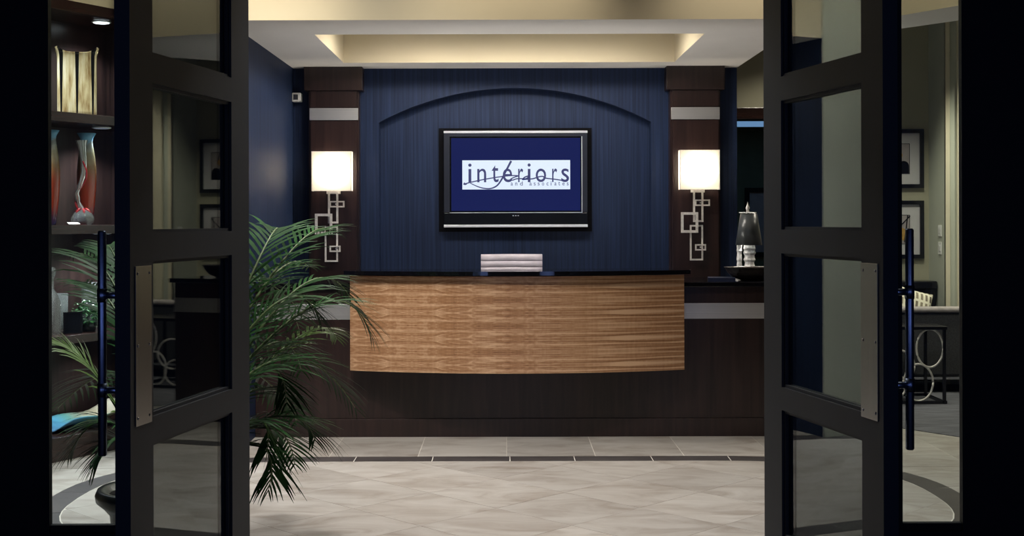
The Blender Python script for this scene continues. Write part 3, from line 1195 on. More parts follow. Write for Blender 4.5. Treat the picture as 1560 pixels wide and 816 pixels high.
# ================================================================== RECEPTION DESK
YD = 8.374
DX0, DX1 = -1.688, 2.06
desk = empty('reception_desk', (.07, YD + .3, 0))
tag(desk, 'long dark wood reception desk with curved pale veneer front and black top', 'desk')
EX0, EX1 = -1.04, 1.184
bd = MB()
bd.box(DX0, DX1, YD + .016, YD + .22, .123, .787)
bd.box(DX0, DX1, YD + .016, YD + .22, .893, 1.003)
bd.box(DX0, EX0, YD + .22, YD + .66, .0, 1.003)
bd.box(EX1, DX1, YD + .22, YD + .66, .0, 1.003)
bd.build('body', 'darkwood', desk)
bx('plinth', 'darkwood', DX0, DX1, YD, YD + .22, 0, .121, desk, .002)
b_ = bx('metal_band', 'steel', DX0, DX1 + .004, YD + .013, YD + .22, .7885, .8915, desk, .001)
b_['label'] = 'brushed steel band'
wt = MB()
wt.box(DX0, DX1 + .03, YD - .016, YD + .25, 1.003, 1.035, .004)
wt.box(DX0, EX0, YD + .245, YD + .68, 1.003, 1.035, .003)
wt.box(EX1, DX1 + .03, YD + .245, YD + .68, 1.003, 1.035, .003)
wt.build('worktop', 'granite', desk)
bx('desk_shelf', 'darkwood_x', EX0, EX1, YD + .22, YD + .72, .72, .75, desk)


def bow(x, y_end, bulge, x0, x1):
    c_, h_ = (x0 + x1) / 2, (x1 - x0) / 2
    Rr = (h_ ** 2 + bulge ** 2) / (2 * bulge)
    return y_end - (math.sqrt(max(Rr ** 2 - (x - c_) ** 2, 0)) - (Rr - bulge))


nseg = 48
YE = 8.30
front = [(EX0 + (EX1 - EX0) * i / nseg, bow(EX0 + (EX1 - EX0) * i / nseg, YE, .20, EX0, EX1)) for i in range(nseg + 1)]
mb = MB()
mb.prism(front + [(EX1, YE + .02), (EX0, YE + .02)], 'z', .457, 1.088)
cpn = mb.build('curved_panel', 'veneer', desk)
cpn['label'] = 'bowed panel of figured honey coloured veneer'
mb = MB()
mb.prism([(x, y + .025) for x, y in front[1:-1]] + [(EX1 - .03, YD + .014), (EX0 + .03, YD + .014)], 'z', .465, 1.002)
mb.prism([(EX0 + .03, YE + .021), (EX1 - .03, YE + .021), (EX1 - .03, YD + .13), (EX0 + .03, YD + .13)], 'z', 1.036, 1.093)
mb.build('panel_core', 'darkwood', desk)
TX_0, TX_1 = -1.077, 1.222
fr2 = [(TX_0 + (TX_1 - TX_0) * i / nseg, bow(TX_0 + (TX_1 - TX_0) * i / nseg, YE - .04, .205, TX_0, TX_1)) for i in range(nseg + 1)]
mb = MB()
mb.prism(fr2 + [(TX_1, YD + .17), (TX_0, YD + .17)], 'z', 1.095, 1.121)
mb.build('transaction_top', 'granite', desk)

# ---- fill light strip added unseen behind the raised counter to brighten back wall and ceiling
tl = empty('added_fill_light', (.07, YD + .215, 1.0))
tag(tl, 'slim added fill light bar hidden behind the raised black counter of the desk', 'fill light')
bx('housing', 'tvsilver', -.90, 1.05, YD + .195, YD + .235, 1.036, 1.050, tl, .003)
bx('diffuser', 'fillglow', -.89, 1.04, YD + .199, YD + .231, 1.050, 1.054, tl)

# ---- chair behind the desk
ch = empty('office_chair', (.04, 9.22, 0))
tag(ch, 'silver channel tufted office chair behind the desk', 'chair')
mb = MB()
for i in range(14):
    z0 = .56 + i * .046
    pr = []
    for j in range(9):
        a = j / 8
        x = -.225 + .45 * a
        pr.append((x, .06 * (2 * a - 1) ** 2))
    fpts = [(x + .04, 9.20 - c_ - .035 * 0) for x, c_ in pr]
    b2 = bmesh.new()
    rows = []
    for tt in range(7):
        an = PI * tt / 6
        rows.append([b2.verts.new((x, y + .02 - .022 * math.sin(an) ** .7, z0 + .0225 - .0225 * math.cos(an))) for x, y in fpts])
    bk = [[b2.verts.new((x, y + .05, z)) for x, y in fpts] for z in (z0, z0 + .045)]
    for r0, r1 in zip(rows[:-1], rows[1:]):
        for j in range(8):
            f = b2.faces.new((r0[j], r0[j + 1], r1[j + 1], r1[j]))
            f.smooth = True
    for j in range(8):
        b2.faces.new((bk[0][j + 1], bk[0][j], bk[1][j], bk[1][j + 1]))
        b2.faces.new((rows[0][j + 1], rows[0][j], bk[0][j], bk[0][j + 1]))
        b2.faces.new((rows[-1][j], rows[-1][j + 1], bk[1][j + 1], bk[1][j]))
    for e_, s_ in ((0, 1), (8, -1)):
        b2.faces.new([r[e_] for r in rows] + [bk[1][e_], bk[0][e_]])
    mb.merge(b2)
mb.build('backrest', 'leather', ch)
bx('seat', 'leather', -.20, .28, 9.22, 9.70, .44, .52, ch, .02)
for sx_ in (-1, 1):
    mb = MB()
    mb.tube([(.04 + sx_ * .25, 9.64, .45), (.04 + sx_ * .27, 9.62, .68), (.04 + sx_ * .27, 9.28, .70), (.04 + sx_ * .25, 9.26, .60), (.04 + sx_ * .21, 9.26, .56)], .014, 8)
    mb.build('armrest', 'chrome', ch)
mb = MB()
mb.tube([(.04, 9.45, .44), (.04, 9.45, .1)], .026, 12)
mb.build('gas_post', 'chrome', ch)
for i in range(5):
    a = 2 * PI * i / 5 + .3
    mb = MB()
    mb.tube([(.04, 9.45, .11), (.04 + .27 * math.cos(a), 9.45 + .27 * math.sin(a), .075)], [.022, .014], 8)
    fo = mb.build('base_leg', 'chrome', ch)
    mb = MB()
    mb.lathe([(.001, -.012), (.028, -.012), (.028, .012), (.001, .012)], (0, 0, 0), 14)
    mb.bm.transform(Matrix.Translation((.04 + .27 * math.cos(a), 9.45 + .27 * math.sin(a), .030)) @ Matrix.Rotation(PI / 2, 4, 'X'))
    cs = mb.build('caster', 'black', None)
    cs.location = cs.location - ch.location - fo.location
    cs.parent = fo

# ---- bowl, lamp, folder on the worktop
ZW = 1.035
mb = MB()
prof = [(.0001, 0), (.11, 0), (.17, .02), (.205, .055), (.225, .088), (.232, .092), (.222, .086), (.195, .055), (.16, .028), (.0001, .022)]
mb.lathe(prof, (1.735, 8.62, ZW), 40, 1, .62)
o = mb.build('bowl', 'bowl')
o.data.materials[0] = M['bowl']
tag(o, 'dark carved oval bowl on the black worktop in front of the lamp', 'bowl')
mb = MB()
mb.prism([(1.375, 8.50), (1.555, 8.46), (1.585, 8.66), (1.405, 8.70)], 'z', ZW, ZW + .022)
o = mb.build('folder', 'binder')
tag(o, 'navy folder lying flat on the worktop beside the bowl', 'folder')

LX, LY = 1.724, 8.90
lamp = empty('table_lamp', (LX, LY, ZW))
tag(lamp, 'table lamp with white crystal base and smoky grey shade', 'lamp')
bx('foot', 'crystal', LX - .085, LX + .085, LY - .05, LY + .05, ZW, ZW + .02, lamp, .004)
random.seed(3)
for (dx, r0) in ((.012, .040), (-.060, .018)):
    mb = MB()
    prof = []
    for i in range(15):
        z = .02 + .225 * i / 14
        prof.append((r0 * (1 + .16 * random.uniform(-1, 1)), z))
    mb.lathe(prof, (LX + dx, LY, ZW), 12, 1, .9, smooth=False)
    mb.build('crystal_column', 'crystal', lamp)
mb = MB()
mb.lathe([(.094, .238), (.060, .462)], (LX + .008, LY, ZW), 32)
o = mb.build('shade', 'smoke', lamp)
bm_ = bmesh.new(); bm_.from_mesh(o.data)
bmesh.ops.delete(bm_, geom=[f for f in bm_.faces if len(f.verts) > 4], context='FACES')
bm_.to_mesh(o.data); bm_.free()
md = o.modifiers.new('thickness', 'SOLIDIFY'); md.thickness = .003
mb = MB()
mb.lathe([(.0001, .466), (.062, .466), (.062, .471), (.0001, .473)], (LX, LY, ZW), 28)
mb.build('shade_cap', 'crystal', lamp)
mb = MB()
mb.lathe([(.0001, .472), (.014, .474), (.009, .486), (.016, .500), (.010, .513), (.004, .530), (.0001, .548)], (LX, LY, ZW), 14)
mb.build('finial', 'silver', lamp)
mb = MB()
mb.lathe([(.001, -.03), (.02, -.02), (.026, 0), (.018, .024), (.001, .032)], (LX, LY, ZW + .33), 14)
mb.build('bulb', 'lampbulb', lamp)

# ---- motion sensor in the corner
ms = empty('motion_sensor', (-1.655, 9.89, 2.40))
tag(ms, 'small white motion sensor in the navy corner beside the pilaster', 'sensor')
mb = MB()
mb.box(-1.69, -1.62, 9.85, 9.94, 2.395, 2.465, .006)
mb.build('housing', 'trimwhite', ms)
mb = MB()
mb.box(-1.678, -1.640, 9.846, 9.852, 2.408, 2.452, .002)
mb.build('lens', 'plate', ms)

# ================================================================== DISPLAY SHELVING
tag(SH, 'dark wood built-in display shelving with lit glass ornaments', 'shelving')
X0, X1, DP = -2.0, .36, .42


def SB(name, mat, x0, x1, y0, y1, z0, z1, par=SH, bev=0.):
    return bx(name, mat, x0, x1, y0, y1, z0, z1, par, bev, world=False)


SB('back_panel', 'darkwood', X0, X1, DP, DP + .018, 0, 2.80)
SB('side_panel', 'darkwood', X1, X1 + .03, 0, DP + .018, 0, 2.80)
SB('side_panel', 'darkwood', X0 - .03, X0, 0, DP + .018, 0, 2.80)
SB('top_panel', 'darkwood_x', X0, X1, .02, DP, 2.745, 2.80)
SB('header', 'darkwood_x', X0, X1, -.012, .02, 2.735, 2.80, SH, .002)
for z0, z1 in ((2.060, 2.119), (1.375, 1.430), (.705, .756)):
    SB('shelf', 'darkwood_x', X0, X1, 0, DP, z0, z1, SH, .003)
SB('plinth', 'darkwood_x', X0, X1, .0, DP, 0, .145, SH, .003)
for x in (.072, -.60, -1.25):
    for z in (2.745, 2.060, 1.375, .705):
        mb = MB()
        mb.lathe([(.0001, -.004), (.054, -.004), (.060, -.003), (.062, 0), (.0001, 0)], (x, .2, z), 24)
        pk = mb.build('puck_light', 'trimwhite', SH, world=False)
        mb = MB()
        mb.lathe([(.0001, -.0065), (.048, -.006), (.050, -.0041), (.0001, -.0041)], (x, .2, z), 24)
        ls = mb.build('lens', 'puck' if z > 2.5 else 'puckdim', None)
        ls.location = ls.location - pk.location
        ls.parent = pk
        d = bpy.data.lights.new('puck_lamp', 'SPOT')
        d.energy = {2.745: 40.0, 2.060: 42.0, 1.375: 40.0, .705: 12.0}[z]
        d.spot_size = math.radians(130)
        d.spot_blend = .7
        d.color = (.92, .95, 1)
        d.shadow_soft_size = .04
        lo_ = bpy.data.objects.new('puck_lamp', d)
        C.objects.link(lo_)
        lo_.location = SP(x, .2, z - .02)


def rz_at(o, x, y, z):
    o.location = SP(x, y, z)


# striped square vase with ruffled rim
def striped_vase():
    b2 = bmesh.new()
    uvl = b2.loops.layers.uv.new('UVMap')
    nz, na = 16, 72
    rows = []
    for i in range(nz):
        t = i / (nz - 1)
        z = .43 * t
        hwid = .118 + .012 * math.sin(t * PI) * 0
        row = []
        A_, B_, rr = .118, .075, .022
        hx_, hy_, qa = A_ - rr, B_ - rr, PI / 2 * rr
        per_ = 4 * (hx_ + hy_ + qa)
        for k in range(na + 1):
            q_ = (k / na) * per_          # from the back centre, past the -x side, to the front centre and round
            segs = [(hx_, 'b1'), (qa, 'c1'), (2 * hy_, 'l'), (qa, 'c2'), (2 * hx_, 'f'), (qa, 'c3'), (2 * hy_, 'r'), (qa, 'c4'), (hx_ + 1, 'b2')]
            for ln_, nm in segs:
                if q_ <= ln_:
                    break
                q_ -= ln_
            an = q_ / rr
            x, y = {'b1': (-q_, B_), 'c1': (-hx_ - rr * math.sin(an), hy_ + rr * math.cos(an)), 'l': (-A_, hy_ - q_),
                    'c2': (-hx_ - rr * math.cos(an), -hy_ - rr * math.sin(an)), 'f': (-hx_ + q_, -B_), 'c3': (hx_ + rr * math.sin(an), -hy_ - rr * math.cos(an)),
                    'r': (A_, -hy_ + q_), 'c4': (hx_ + rr * math.cos(an), hy_ + rr * math.sin(an)), 'b2': (hx_ - q_, B_)}[nm]
            corner = (abs(x) / A_) ** 4 * (abs(y) / B_) ** 2
            fl = max(0, t - .84) / .16
            x *= 1 + .20 * fl * fl * corner
            y *= 1 + .34 * fl * fl * (.25 + corner)
            row.append(b2.verts.new((x, y, z - .040 * fl * fl * (1 - corner) + .010 * fl * corner)))
        rows.append(row)
    for i in range(nz - 1):
        for k in range(na):
            f = b2.faces.new((rows[i][k], rows[i][k + 1], rows[i + 1][k + 1], rows[i + 1][k]))
            f.smooth = True
            for lp, (uu, vv) in zip(f.loops, ((k, i), (k + 1, i), (k + 1, i + 1), (k, i + 1))):
                lp[uvl].uv = (uu / na, vv / (nz - 1))
    b2.faces.new([r for r in rows[0][:-1]][::-1])
    mb = MB(); mb.bm.free(); mb.bm = b2
    o = mb.build('vase', 'striped')
    md = o.modifiers.new('thickness', 'SOLIDIFY'); md.thickness = .008
    return o


o = striped_vase()
o.location = SP(-.149, .18, 2.119)
o.rotation_euler = (0, 0, math.radians(20))
tag(o, 'cream square vase with black stripes on the top shelf', 'vase')


def tall_vase(s=1.0):
    prof = [(.0001, 0), (.032, 0), (.036, .01), (.044, .07), (.054, .17), (.060, .27), (.060, .34), (.053, .42), (.042, .49), (.036, .53), (.039, .555), (.058, .588), (.053, .588), (.034, .55), (.031, .52), (.037, .45), (.0001, .30)]
    mb = MB()
    mb.lathe([(r * s, z) for r, z in prof], (0, 0, 0), 28)
    return mb.build('vase', 'vase')


o = tall_vase(); o.location = SP(-.345, .20, 1.430)
tag(o, 'tall red vase with turquoise rim at the black sidelight edge', 'vase', 'red vases')
o = tall_vase(1.03); o.location = SP(-.035, .22, 1.430)
tag(o, 'tall red vase with turquoise rim behind the twisted glass vase', 'vase', 'red vases')

# twisted clear vase
tw = empty('twisted_vase', SP(-.177, .10, 1.430))
tag(tw, 'clear glass vase with twisted neck and red trail on globe foot', 'vase')


def PXL(dx, z):      # offset seen from the front, in metres
    return (dx, 0, z)


mb = MB()
mb.lathe([(.0001, 0), (.048, 0), (.068, .02), (.070, .045), (.055, .075), (.028, .092), (.018, .098)], (0, 0, 0), 26)
mb.build('globe_foot', 'clear', tw, world=False)
ctl = [(0, .09, .017), (-.018, .12, .016), (-.034, .16, .015), (-.036, .20, .015), (-.022, .24, .015), (.000, .29, .016), (.010, .34, .017), (.008, .40, .019), (.002, .46, .023), (-.004, .50, .029), (-.006, .53, .038)]
mb = MB()
mb.tube([(x, .0, z) for x, z, r in ctl], [r for x, z, r in ctl], 16, cap=False)
mb.build('twisted_neck', 'clear', tw, world=False)
mb = MB()
tr = []
for i in range(34):
    t = i / 33
    z = .09 + .31 * t
    j = min(int(t * .72 * (len(ctl) - 1)), len(ctl) - 2)
    xx = 0
    for q in range(len(ctl) - 1):
        if ctl[q][1] <= z <= ctl[q + 1][1]:
            ff = (z - ctl[q][1]) / (ctl[q + 1][1] - ctl[q][1])
            xx = ctl[q][0] + ff * (ctl[q + 1][0] - ctl[q][0])
    a = t * 5.2 + 2.6
    tr.append((xx + .021 * math.cos(a), -.021 * math.sin(a), z))
mb.tube(tr, [.0075 - .003 * i / 33 for i in range(34)], 8)
for a in range(6):
    an = a * PI / 3
    mb.tube([(.02 * math.cos(an), .02 * math.sin(an), .10), (.040 * math.cos(an), .040 * math.sin(an), .088), (.050 * math.cos(an), .050 * math.sin(an), .070)], [.009, .008, .004], 8)
mb.build('red_trail', 'redglass', tw, world=False)
mb = MB()
mb.box(-.035, .035, -.024, .024, 0, .0015)
o = mb.build('price_card', 'card')
o.location = SP(-.285, .06, 1.4305)
o.rotation_euler = (math.radians(14), 0, math.radians(35))
o.location.z += .010
tag(o, 'small white card lying before the twisted glass vase', 'card')

# third shelf: glass pieces, ivy, small frame
Z3 = .756
mb = MB()
mb.lathe([(.0001, 0), (.058, 0), (.062, .02), (.060, .20), (.040, .25), (.020, .28), (.018, .34), (.026, .36), (.034, .385), (.028, .41), (.0001, .42)], (0, 0, 0), 24)
o = mb.build('decanter', 'clear'); o.location = SP(-.36, .18, Z3)
tag(o, 'clear glass decanter on the third shelf at the black sidelight edge', 'decanter')
mb = MB()
mb.lathe([(.0001, 0), (.048, 0), (.050, .02), (.056, .30), (.052, .30), (.046, .02), (.0001, .015)], (0, 0, 0), 24)
o = mb.build('glass_cylinder', 'clear'); o.location = SP(.03, .26, Z3)
tag(o, 'clear glass cylinder vase behind the ivy', 'vase')
mb = MB()
mb.lathe([(.0001, 0), (.040, 0), (.046, .02), (.050, .24), (.046, .24), (.040, .02), (.0001, .015)], (0, 0, 0), 24)
o = mb.build('glass_cylinder', 'clear'); o.location = SP(-.20, .28, Z3)
tag(o, 'clear glass tumbler vase between decanter and ivy', 'vase')
pf = empty('photo_frame', SP(-.27, .09, Z3), math.atan2(u.y, u.x) - .5)
tag(pf, 'small black picture frame standing before the glass decanter', 'picture frame')
mb = MB()
frame_rect(mb, -.055, .055, 0, .135, .006, .010, .012)
mb.build('frame', 'lacquer', pf, world=False)
bx('picture', 'tvblack', -.046, .046, -.002, .004, .009, .126, pf, world=False)
bx('edge_strip', 'chrome', .055, .060, -.006, .006, 0, .135, pf, world=False)
iv = empty('potted_ivy', SP(-.10, .14, Z3))
tag(iv, 'small leafy green ivy in a dark pot on the third shelf', 'plant')
mb = MB()
mb.lathe([(.0001, 0), (.045, 0), (.058, .07), (.052, .07), (.0001, .06)], (0, 0, 0), 18)
mb.build('pot', 'pot', iv, world=False)
random.seed(11)
mb = MB()
for i in range(230):
    a = random.uniform(0, 2 * PI)
    el = random.uniform(-.5, 1.4)
    r = random.uniform(.05, .125)
    c_ = Vector((r * math.cos(a) * math.cos(el) * 1.05, r * math.sin(a) * math.cos(el) * .8, .075 + r * math.sin(el) * 1.05))
    c_.z = max(c_.z, .015)
    s_ = random.uniform(.011, .020)
    rm = Matrix.Rotation(random.uniform(0, 6.28), 3, 'Z') @ Matrix.Rotation(random.uniform(-.9, .9), 3, 'X')
    pts = [Vector(p) * s_ for p in ((0, -1, 0), (.75, -.25, .15), (.55, .45, .1), (0, 1.1, -.1), (-.55, .45, .1), (-.75, -.25, .15))]
    mb.bm.faces.new([mb.bm.verts.new(c_ + rm @ p) for p in pts])
o = mb.build('ivy_leaves', 'ivy', iv, world=False)
o['kind'] = 'stuff'

# bottom: freeform glass dish on a black stand
gd = empty('glass_dish', SP(-.10, .20, .145), math.atan2(u.y, u.x))
tag(gd, 'blue and sand coloured freeform glass dish on the lowest shelf', 'dish')
bx('stand', 'lacquer', -.22, .24, -.10, .10, 0, .022, gd, .004, world=False)
b2 = bmesh.new()
rows = []
for i in range(9):
    t = i / 8
    row = []
    for k in range(40):
        a = 2 * PI * k / 40
        rr = .06 + .24 * t
        wv = .030 * t * t * math.sin(3 * a + .6) + .018 * t * t * math.sin(5 * a)
        row.append(b2.verts.new((rr * math.cos(a) * 1.05, rr * math.sin(a) * .55, .024 + .050 * t ** 1.6 + wv * .8 + .03 * t * t * math.cos(a))))
    rows.append(row)
for i in range(8):
    for k in range(40):
        f = b2.faces.new((rows[i][k], rows[i][(k + 1) % 40], rows[i + 1][(k + 1) % 40], rows[i + 1][k]))
        f.smooth = True
b2.faces.new(rows[0][::-1])
mb = MB(); mb.bm.free(); mb.bm = b2
o = mb.build('dish', 'dish', gd, world=False)
md = o.modifiers.new('thickness', 'SOLIDIFY'); md.thickness = .006

# ================================================================== LOUNGE
def picture(x1, z0, z1, w_, label, art):
    e = empty('framed_print', (x1 - w_ / 2, YL, z0))
    tag(e, label, 'picture', 'lounge prints')
    mb = MB()
    frame_rect(mb, x1 - w_, x1, z0, z1, YL, .036, .03)
    mb.build('frame', 'lacquer', e)
    bx('mat', 'mat_board', x1 - w_ + .03, x1 - .03, YL - .012, YL, z0 + .03, z1 - .03, e)
    px0, px1, pz0, pz1 = x1 - w_ + .125, x1 - .125, z0 + .13, z1 - .13
    pr = bx('print', 'print', px0, px1, YL - .014, YL - .012, pz0, pz1, e)

    def part(mb_, name, mat):
        o_ = mb_.build(name, mat, None)
        o_.location = o_.location - e.location - pr.location
        o_.parent = pr
    mb = MB()
    frame_rect(mb, px0, px1, pz0, pz1, YL - .014, .005, .0006)
    part(mb, 'printed_border', 'black')
    w2, h2 = px1 - px0, pz1 - pz0
    if art == 0:
        mb = MB()
        xc_, r_ = px1 - .055, .048
        mb.prism([(xc_ - r_, pz0 + .004), (xc_ + r_, pz0 + .004)] + [(xc_ + r_ * math.cos(t), pz0 + .07 + r_ * math.sin(t)) for t in [PI * i / 12 for i in range(13)]], 'y', YL - .0148, YL - .014)
        part(mb, 'printed_shape', 'black')
        mb = MB()
        xg, zg = px0 + w2 * .42, pz0 + h2 * .62
        mb.prism([(xg + .045 * math.cos(t), zg + .033 * math.sin(t)) for t in [2 * PI * i / 20 for i in range(20)]], 'y', YL - .0148, YL - .014)
        part(mb, 'printed_shape', 'gold')
        mb = MB()
        mb.tube([(xg - .03 + .06 * i / 10, YL - .0148, zg + .03 + .075 * math.sin(PI * i / 10)) for i in range(11)], .004, 6)
        part(mb, 'printed_line', 'black')
    else:
        mb = MB()
        mb.tube([(px1, YL - .0148, pz1 - .01), (px1 - .10, YL - .0148, pz0 + h2 * .58), (px0 + .02, YL - .0148, pz0 + h2 * .45)], .005, 6)
        mb.tube([(px1 - .02, YL - .0148, pz1), (px1 - .05, YL - .0148, pz0 + .02)], .005, 6)
        mb.tube([(px0 + .01, YL - .0148, pz1 - .03), (px0 + .08, YL - .0148, pz0 + .03)], .005, 6)
        part(mb, 'printed_line', 'black')
        mb = MB()
        mb.prism([(px1 - .13, pz0 + .05), (px1 - .03, pz0 + .03), (px1 - .015, pz0 + .12), (px1 - .07, pz0 + .15), (px1 - .13, pz0 + .12)], 'y', YL - .0148, YL - .014)
        part(mb, 'printed_shape', 'gold')


kk = 1900 / YL
picture(3.812, 1.45 + (336 - 288) / kk, 1.45 + (336 - 198.5) / kk, .44, 'black framed print with gold loop hung above the other lounge print', 0)
picture(3.812, 1.45 + (336 - 395) / kk, 1.45 + (336 - 307) / kk, .44, 'black framed print with crossing lines hung below the other lounge print', 1)
# light switches on the narrow return (face towards -x)
for (z0, z1, lab) in ((1.30, 1.40, 'upper white light switch on the narrow lounge wall'), (1.14, 1.25, 'lower white light switch on the narrow lounge wall')):
    e = empty('light_switch', (3.864, 11.10, z0))
    tag(e, lab, 'light switch', 'light switches')
    bx('cover_plate', 'card', 3.857, 3.864, 11.06, 11.14, z0, z1, e, .002)
    bx('rocker', 'trimwhite', 3.853, 3.858, 11.085, 11.115, z0 + .03, z1 - .03, e, .001)
# black cabinet
cb = empty('side_cabinet', (3.53, 11.2, 0))
tag(cb, 'black lacquer cabinet against the lounge wall behind the sofa', 'cabinet')
bx('body', 'lacquer', 3.22, 3.84, 11.16, 11.38, .05, .83, cb, .004)
bx('top', 'lacquer', 3.19, 3.855, 11.14, 11.385, .83, .90, cb, .012)
for x0, x1 in ((3.225, 3.525), (3.535, 3.835)):
    dr = bx('door', 'lacquer', x0, x1, 11.15, 11.16, .08, .80, cb)
    mb = MB()
    mb.lathe([(.001, 0), (.009, .004), (.012, .014), (.001, .02)], (0, 0, 0), 12)
    mb.bm.transform(Matrix.Translation(((x0 + x1) / 2, 11.15, .72)) @ Matrix.Rotation(PI / 2, 4, 'X'))
    kn = mb.build('knob', 'chrome', None)
    kn.location = kn.location - cb.location - dr.location
    kn.parent = dr
mb = MB()
mb.lathe([(.0001, 0), (.05, 0), (.075, .05), (.07, .12), (.03, .19), (.028, .24), (.045, .27), (.04, .27), (.0001, .22)], (3.43, 11.26, .90), 20)
o = mb.build('vase', 'lacquer')
tag(o, 'small black vase standing on the black lounge cabinet', 'vase')
# sofa, seen from its end
sf = empty('sofa', (4.3, 10.75, 0))
tag(sf, 'charcoal sofa on the lounge carpet behind the ring side table', 'sofa')
bx('arm', 'sofa', 2.95, 5.4, 10.42, 10.56, .14, .68, sf, .02)
mb = MB()
mb.box(2.94, 5.4, 10.40, 10.585, .675, .715, .015)
o = mb.build('arm_cap', 'cushion', sf)
o['label'] = 'paler grey top edge'
bx('base', 'sofa', 2.98, 5.35, 10.56, 11.08, .14, .36, sf, .015)
bx('seat_cushion', 'sofa', 2.99, 4.15, 10.57, 11.04, .36, .50, sf, .035)
bx('seat_cushion', 'sofa', 4.16, 5.34, 10.57, 11.04, .36, .50, sf, .035)
for x in (3.02, 5.30):
    for y in (10.48, 11.0):
        bx('leg', 'lacquer', x - .025, x + .025, y - .025, y + .025, .004, .14, sf)
bx('rail', 'chrome', 2.98, 5.36, 10.425, 10.445, .115, .135, sf)


def pillow(name, w_, h_, t_, mat):
    b2 = bmesh.new()
    n_ = 12
    g = {}
    for s_ in (-1, 1):
        for i in range(n_ + 1):
            for j in range(n_ + 1):
                uu, vv = 2 * i / n_ - 1, 2 * j / n_ - 1
                if s_ == 1 and (abs(uu) == 1 or abs(vv) == 1):
                    g[(s_, i, j)] = g[(-1, i, j)]
                    continue
                th_ = t_ * ((1 - uu ** 4) * (1 - vv ** 4)) ** .5
                pinch = 1 - .06 * (1 - abs(uu) ** 2) * abs(vv) ** 2 - .06 * (1 - abs(vv) ** 2) * abs(uu) ** 2
                g[(s_, i, j)] = b2.verts.new((uu * w_ / 2 * pinch, s_ * th_ / 2, vv * h_ / 2 * pinch))
    for s_ in (-1, 1):
        for i in range(n_):
            for j in range(n_):
                q = [g[(s_, i, j)], g[(s_, i + 1, j)], g[(s_, i + 1, j + 1)], g[(s_, i, j + 1)]]
                f = b2.faces.new(q if s_ < 0 else q[::-1])
                f.smooth = True
    mb_ = MB(); mb_.bm.free(); mb_.bm = b2
    return mb_.build(name, mat)


p1 = pillow('throw_pillow', .40, .36, .12, 'grid')
p1.location = (3.48, 10.80, .515)
p1.rotation_euler = (math.radians(-18), math.radians(16), math.radians(8))
tag(p1, 'throw pillow with a cream grid print leaning inside the sofa', 'pillow')
p2 = pillow('throw_pillow', .44, .50, .16, 'cushion')
p2.location = (3.18, 10.96, .512)
p2.rotation_euler = (math.radians(-12), math.radians(-8), 0)
tag(p2, 'plain grey throw pillow standing behind the grid print pillow', 'pillow')
# ring side table
st = empty('side_table', (3.06, 10.0, 0))
tag(st, 'black metal side table with interlaced wire rings before the sofa', 'table')
TBX0, TBX1, TBY0, TBY1 = 2.62, 3.46, 9.78, 10.26
mb = MB()
mb.box(TBX0, TBX1, TBY0, TBY1, .585, .612, .004)
mb.build('top', 'lacquer', st)
for x in (TBX0 + .02, TBX1 - .02):
    for y in (TBY0 + .02, TBY1 - .02):
        bx('leg', 'lacquer', x - .011, x + .011, y - .011, y + .011, .02, .585, st)
mb = MB()
mb.box(TBX0, TBX1, TBY0 + .01, TBY0 + .03, .004, .026)
mb.box(TBX0, TBX1, TBY1 - .03, TBY1 - .01, .004, .026)
mb.box(TBX0 + .01, TBX0 + .03, TBY0, TBY1, .004, .026)
mb.box(TBX1 - .03, TBX1 - .01, TBY0, TBY1, .004, .026)
mb.build('base_rail', 'lacquer', st)
for (xc_, zc_, rx, rz_) in ((3.33, .44, .105, .15), (3.24, .17, .115, .145), (3.06, .30, .15, .13), (2.86, .42, .12, .15), (2.78, .18, .12, .14), (3.02, .14, .12, .11)):
    mb = MB()
    mb.tube([(xc_ + rx * math.cos(t), TBY0 + .03, zc_ + rz_ * math.sin(t)) for t in [2 * PI * i / 36 for i in range(37)]], .0085, 8)
    mb.build('wire_ring', 'silver', st)
# print on the dark wall behind the opening, lit panel in that room
e = empty('framed_print', (2.75, 13.6, 1.0))
tag(e, 'dim dark framed print behind the opening, beyond the table lamp', 'picture')
mb = MB(); frame_rect(mb, 2.60, 3.25, 1.05, 1.80, 13.6, .05, .03); mb.build('frame', 'lacquer', e)
bx('print', 'print', 2.64, 3.21, 13.59, 13.6, 1.09, 1.76, e)
cl = empty('ceiling_panel', (2.4, 12.3, 2.40))
tag(cl, 'bluish lit ceiling panel in the room behind the opening', 'ceiling light')
bx('diffuser', 'bluelight', 1.6, 3.6, 12.0, 12.8, 2.406, 2.42, cl)
bx('frame', 'lacquer', 1.56, 3.64, 11.96, 12.0, 2.40, 2.42, cl)

# ================================================================== DOWNLIGHT CANS
first = None
for (lst, z) in ((FOYER, HI), (TRAY, 3.06), (LOUNGE, HI)):
    for (x, y, p) in lst:
        if first is None:
            first = empty('downlight', (x, y, z))
            mb = MB(); mb.lathe([(.058, -.008), (.085, -.006), (.088, 0), (.058, 0)], (0, 0, 0), 28)
            mb.build('trim_ring', 'trimwhite', first, world=False)
            mb = MB(); mb.lathe([(.0001, -.003), (.056, -.003), (.056, 0), (.0001, 0)], (0, 0, 0), 24)
            mb.build('lens', 'lens', first, world=False)
            o = first
        else:
            o = copy_tree(first)
            o.location = (x, y, z)
        spots_ = {id(FOYER): ['before the soffit corner on the palm side', 'before the middle of the soffit', 'before the soffit on the lounge side', 'in line with the curved desk panel',
                              'nearest the open doors', 'between the doors and the desk, lounge side', 'nearest the lounge sofa', 'nearest the display shelving'],
                  id(TRAY): ['over the palm end of the television', 'over the office chair', 'over the lounge end of the television'],
                  id(LOUNGE): ['over the ring side table', 'over the carpet edge', 'over the far sofa end', 'before the cased opening']}[id(lst)]
        tag(o, 'round white ceiling downlight ' + spots_[lst.index((x, y, p))], 'downlight', 'recessed ceiling downlights')

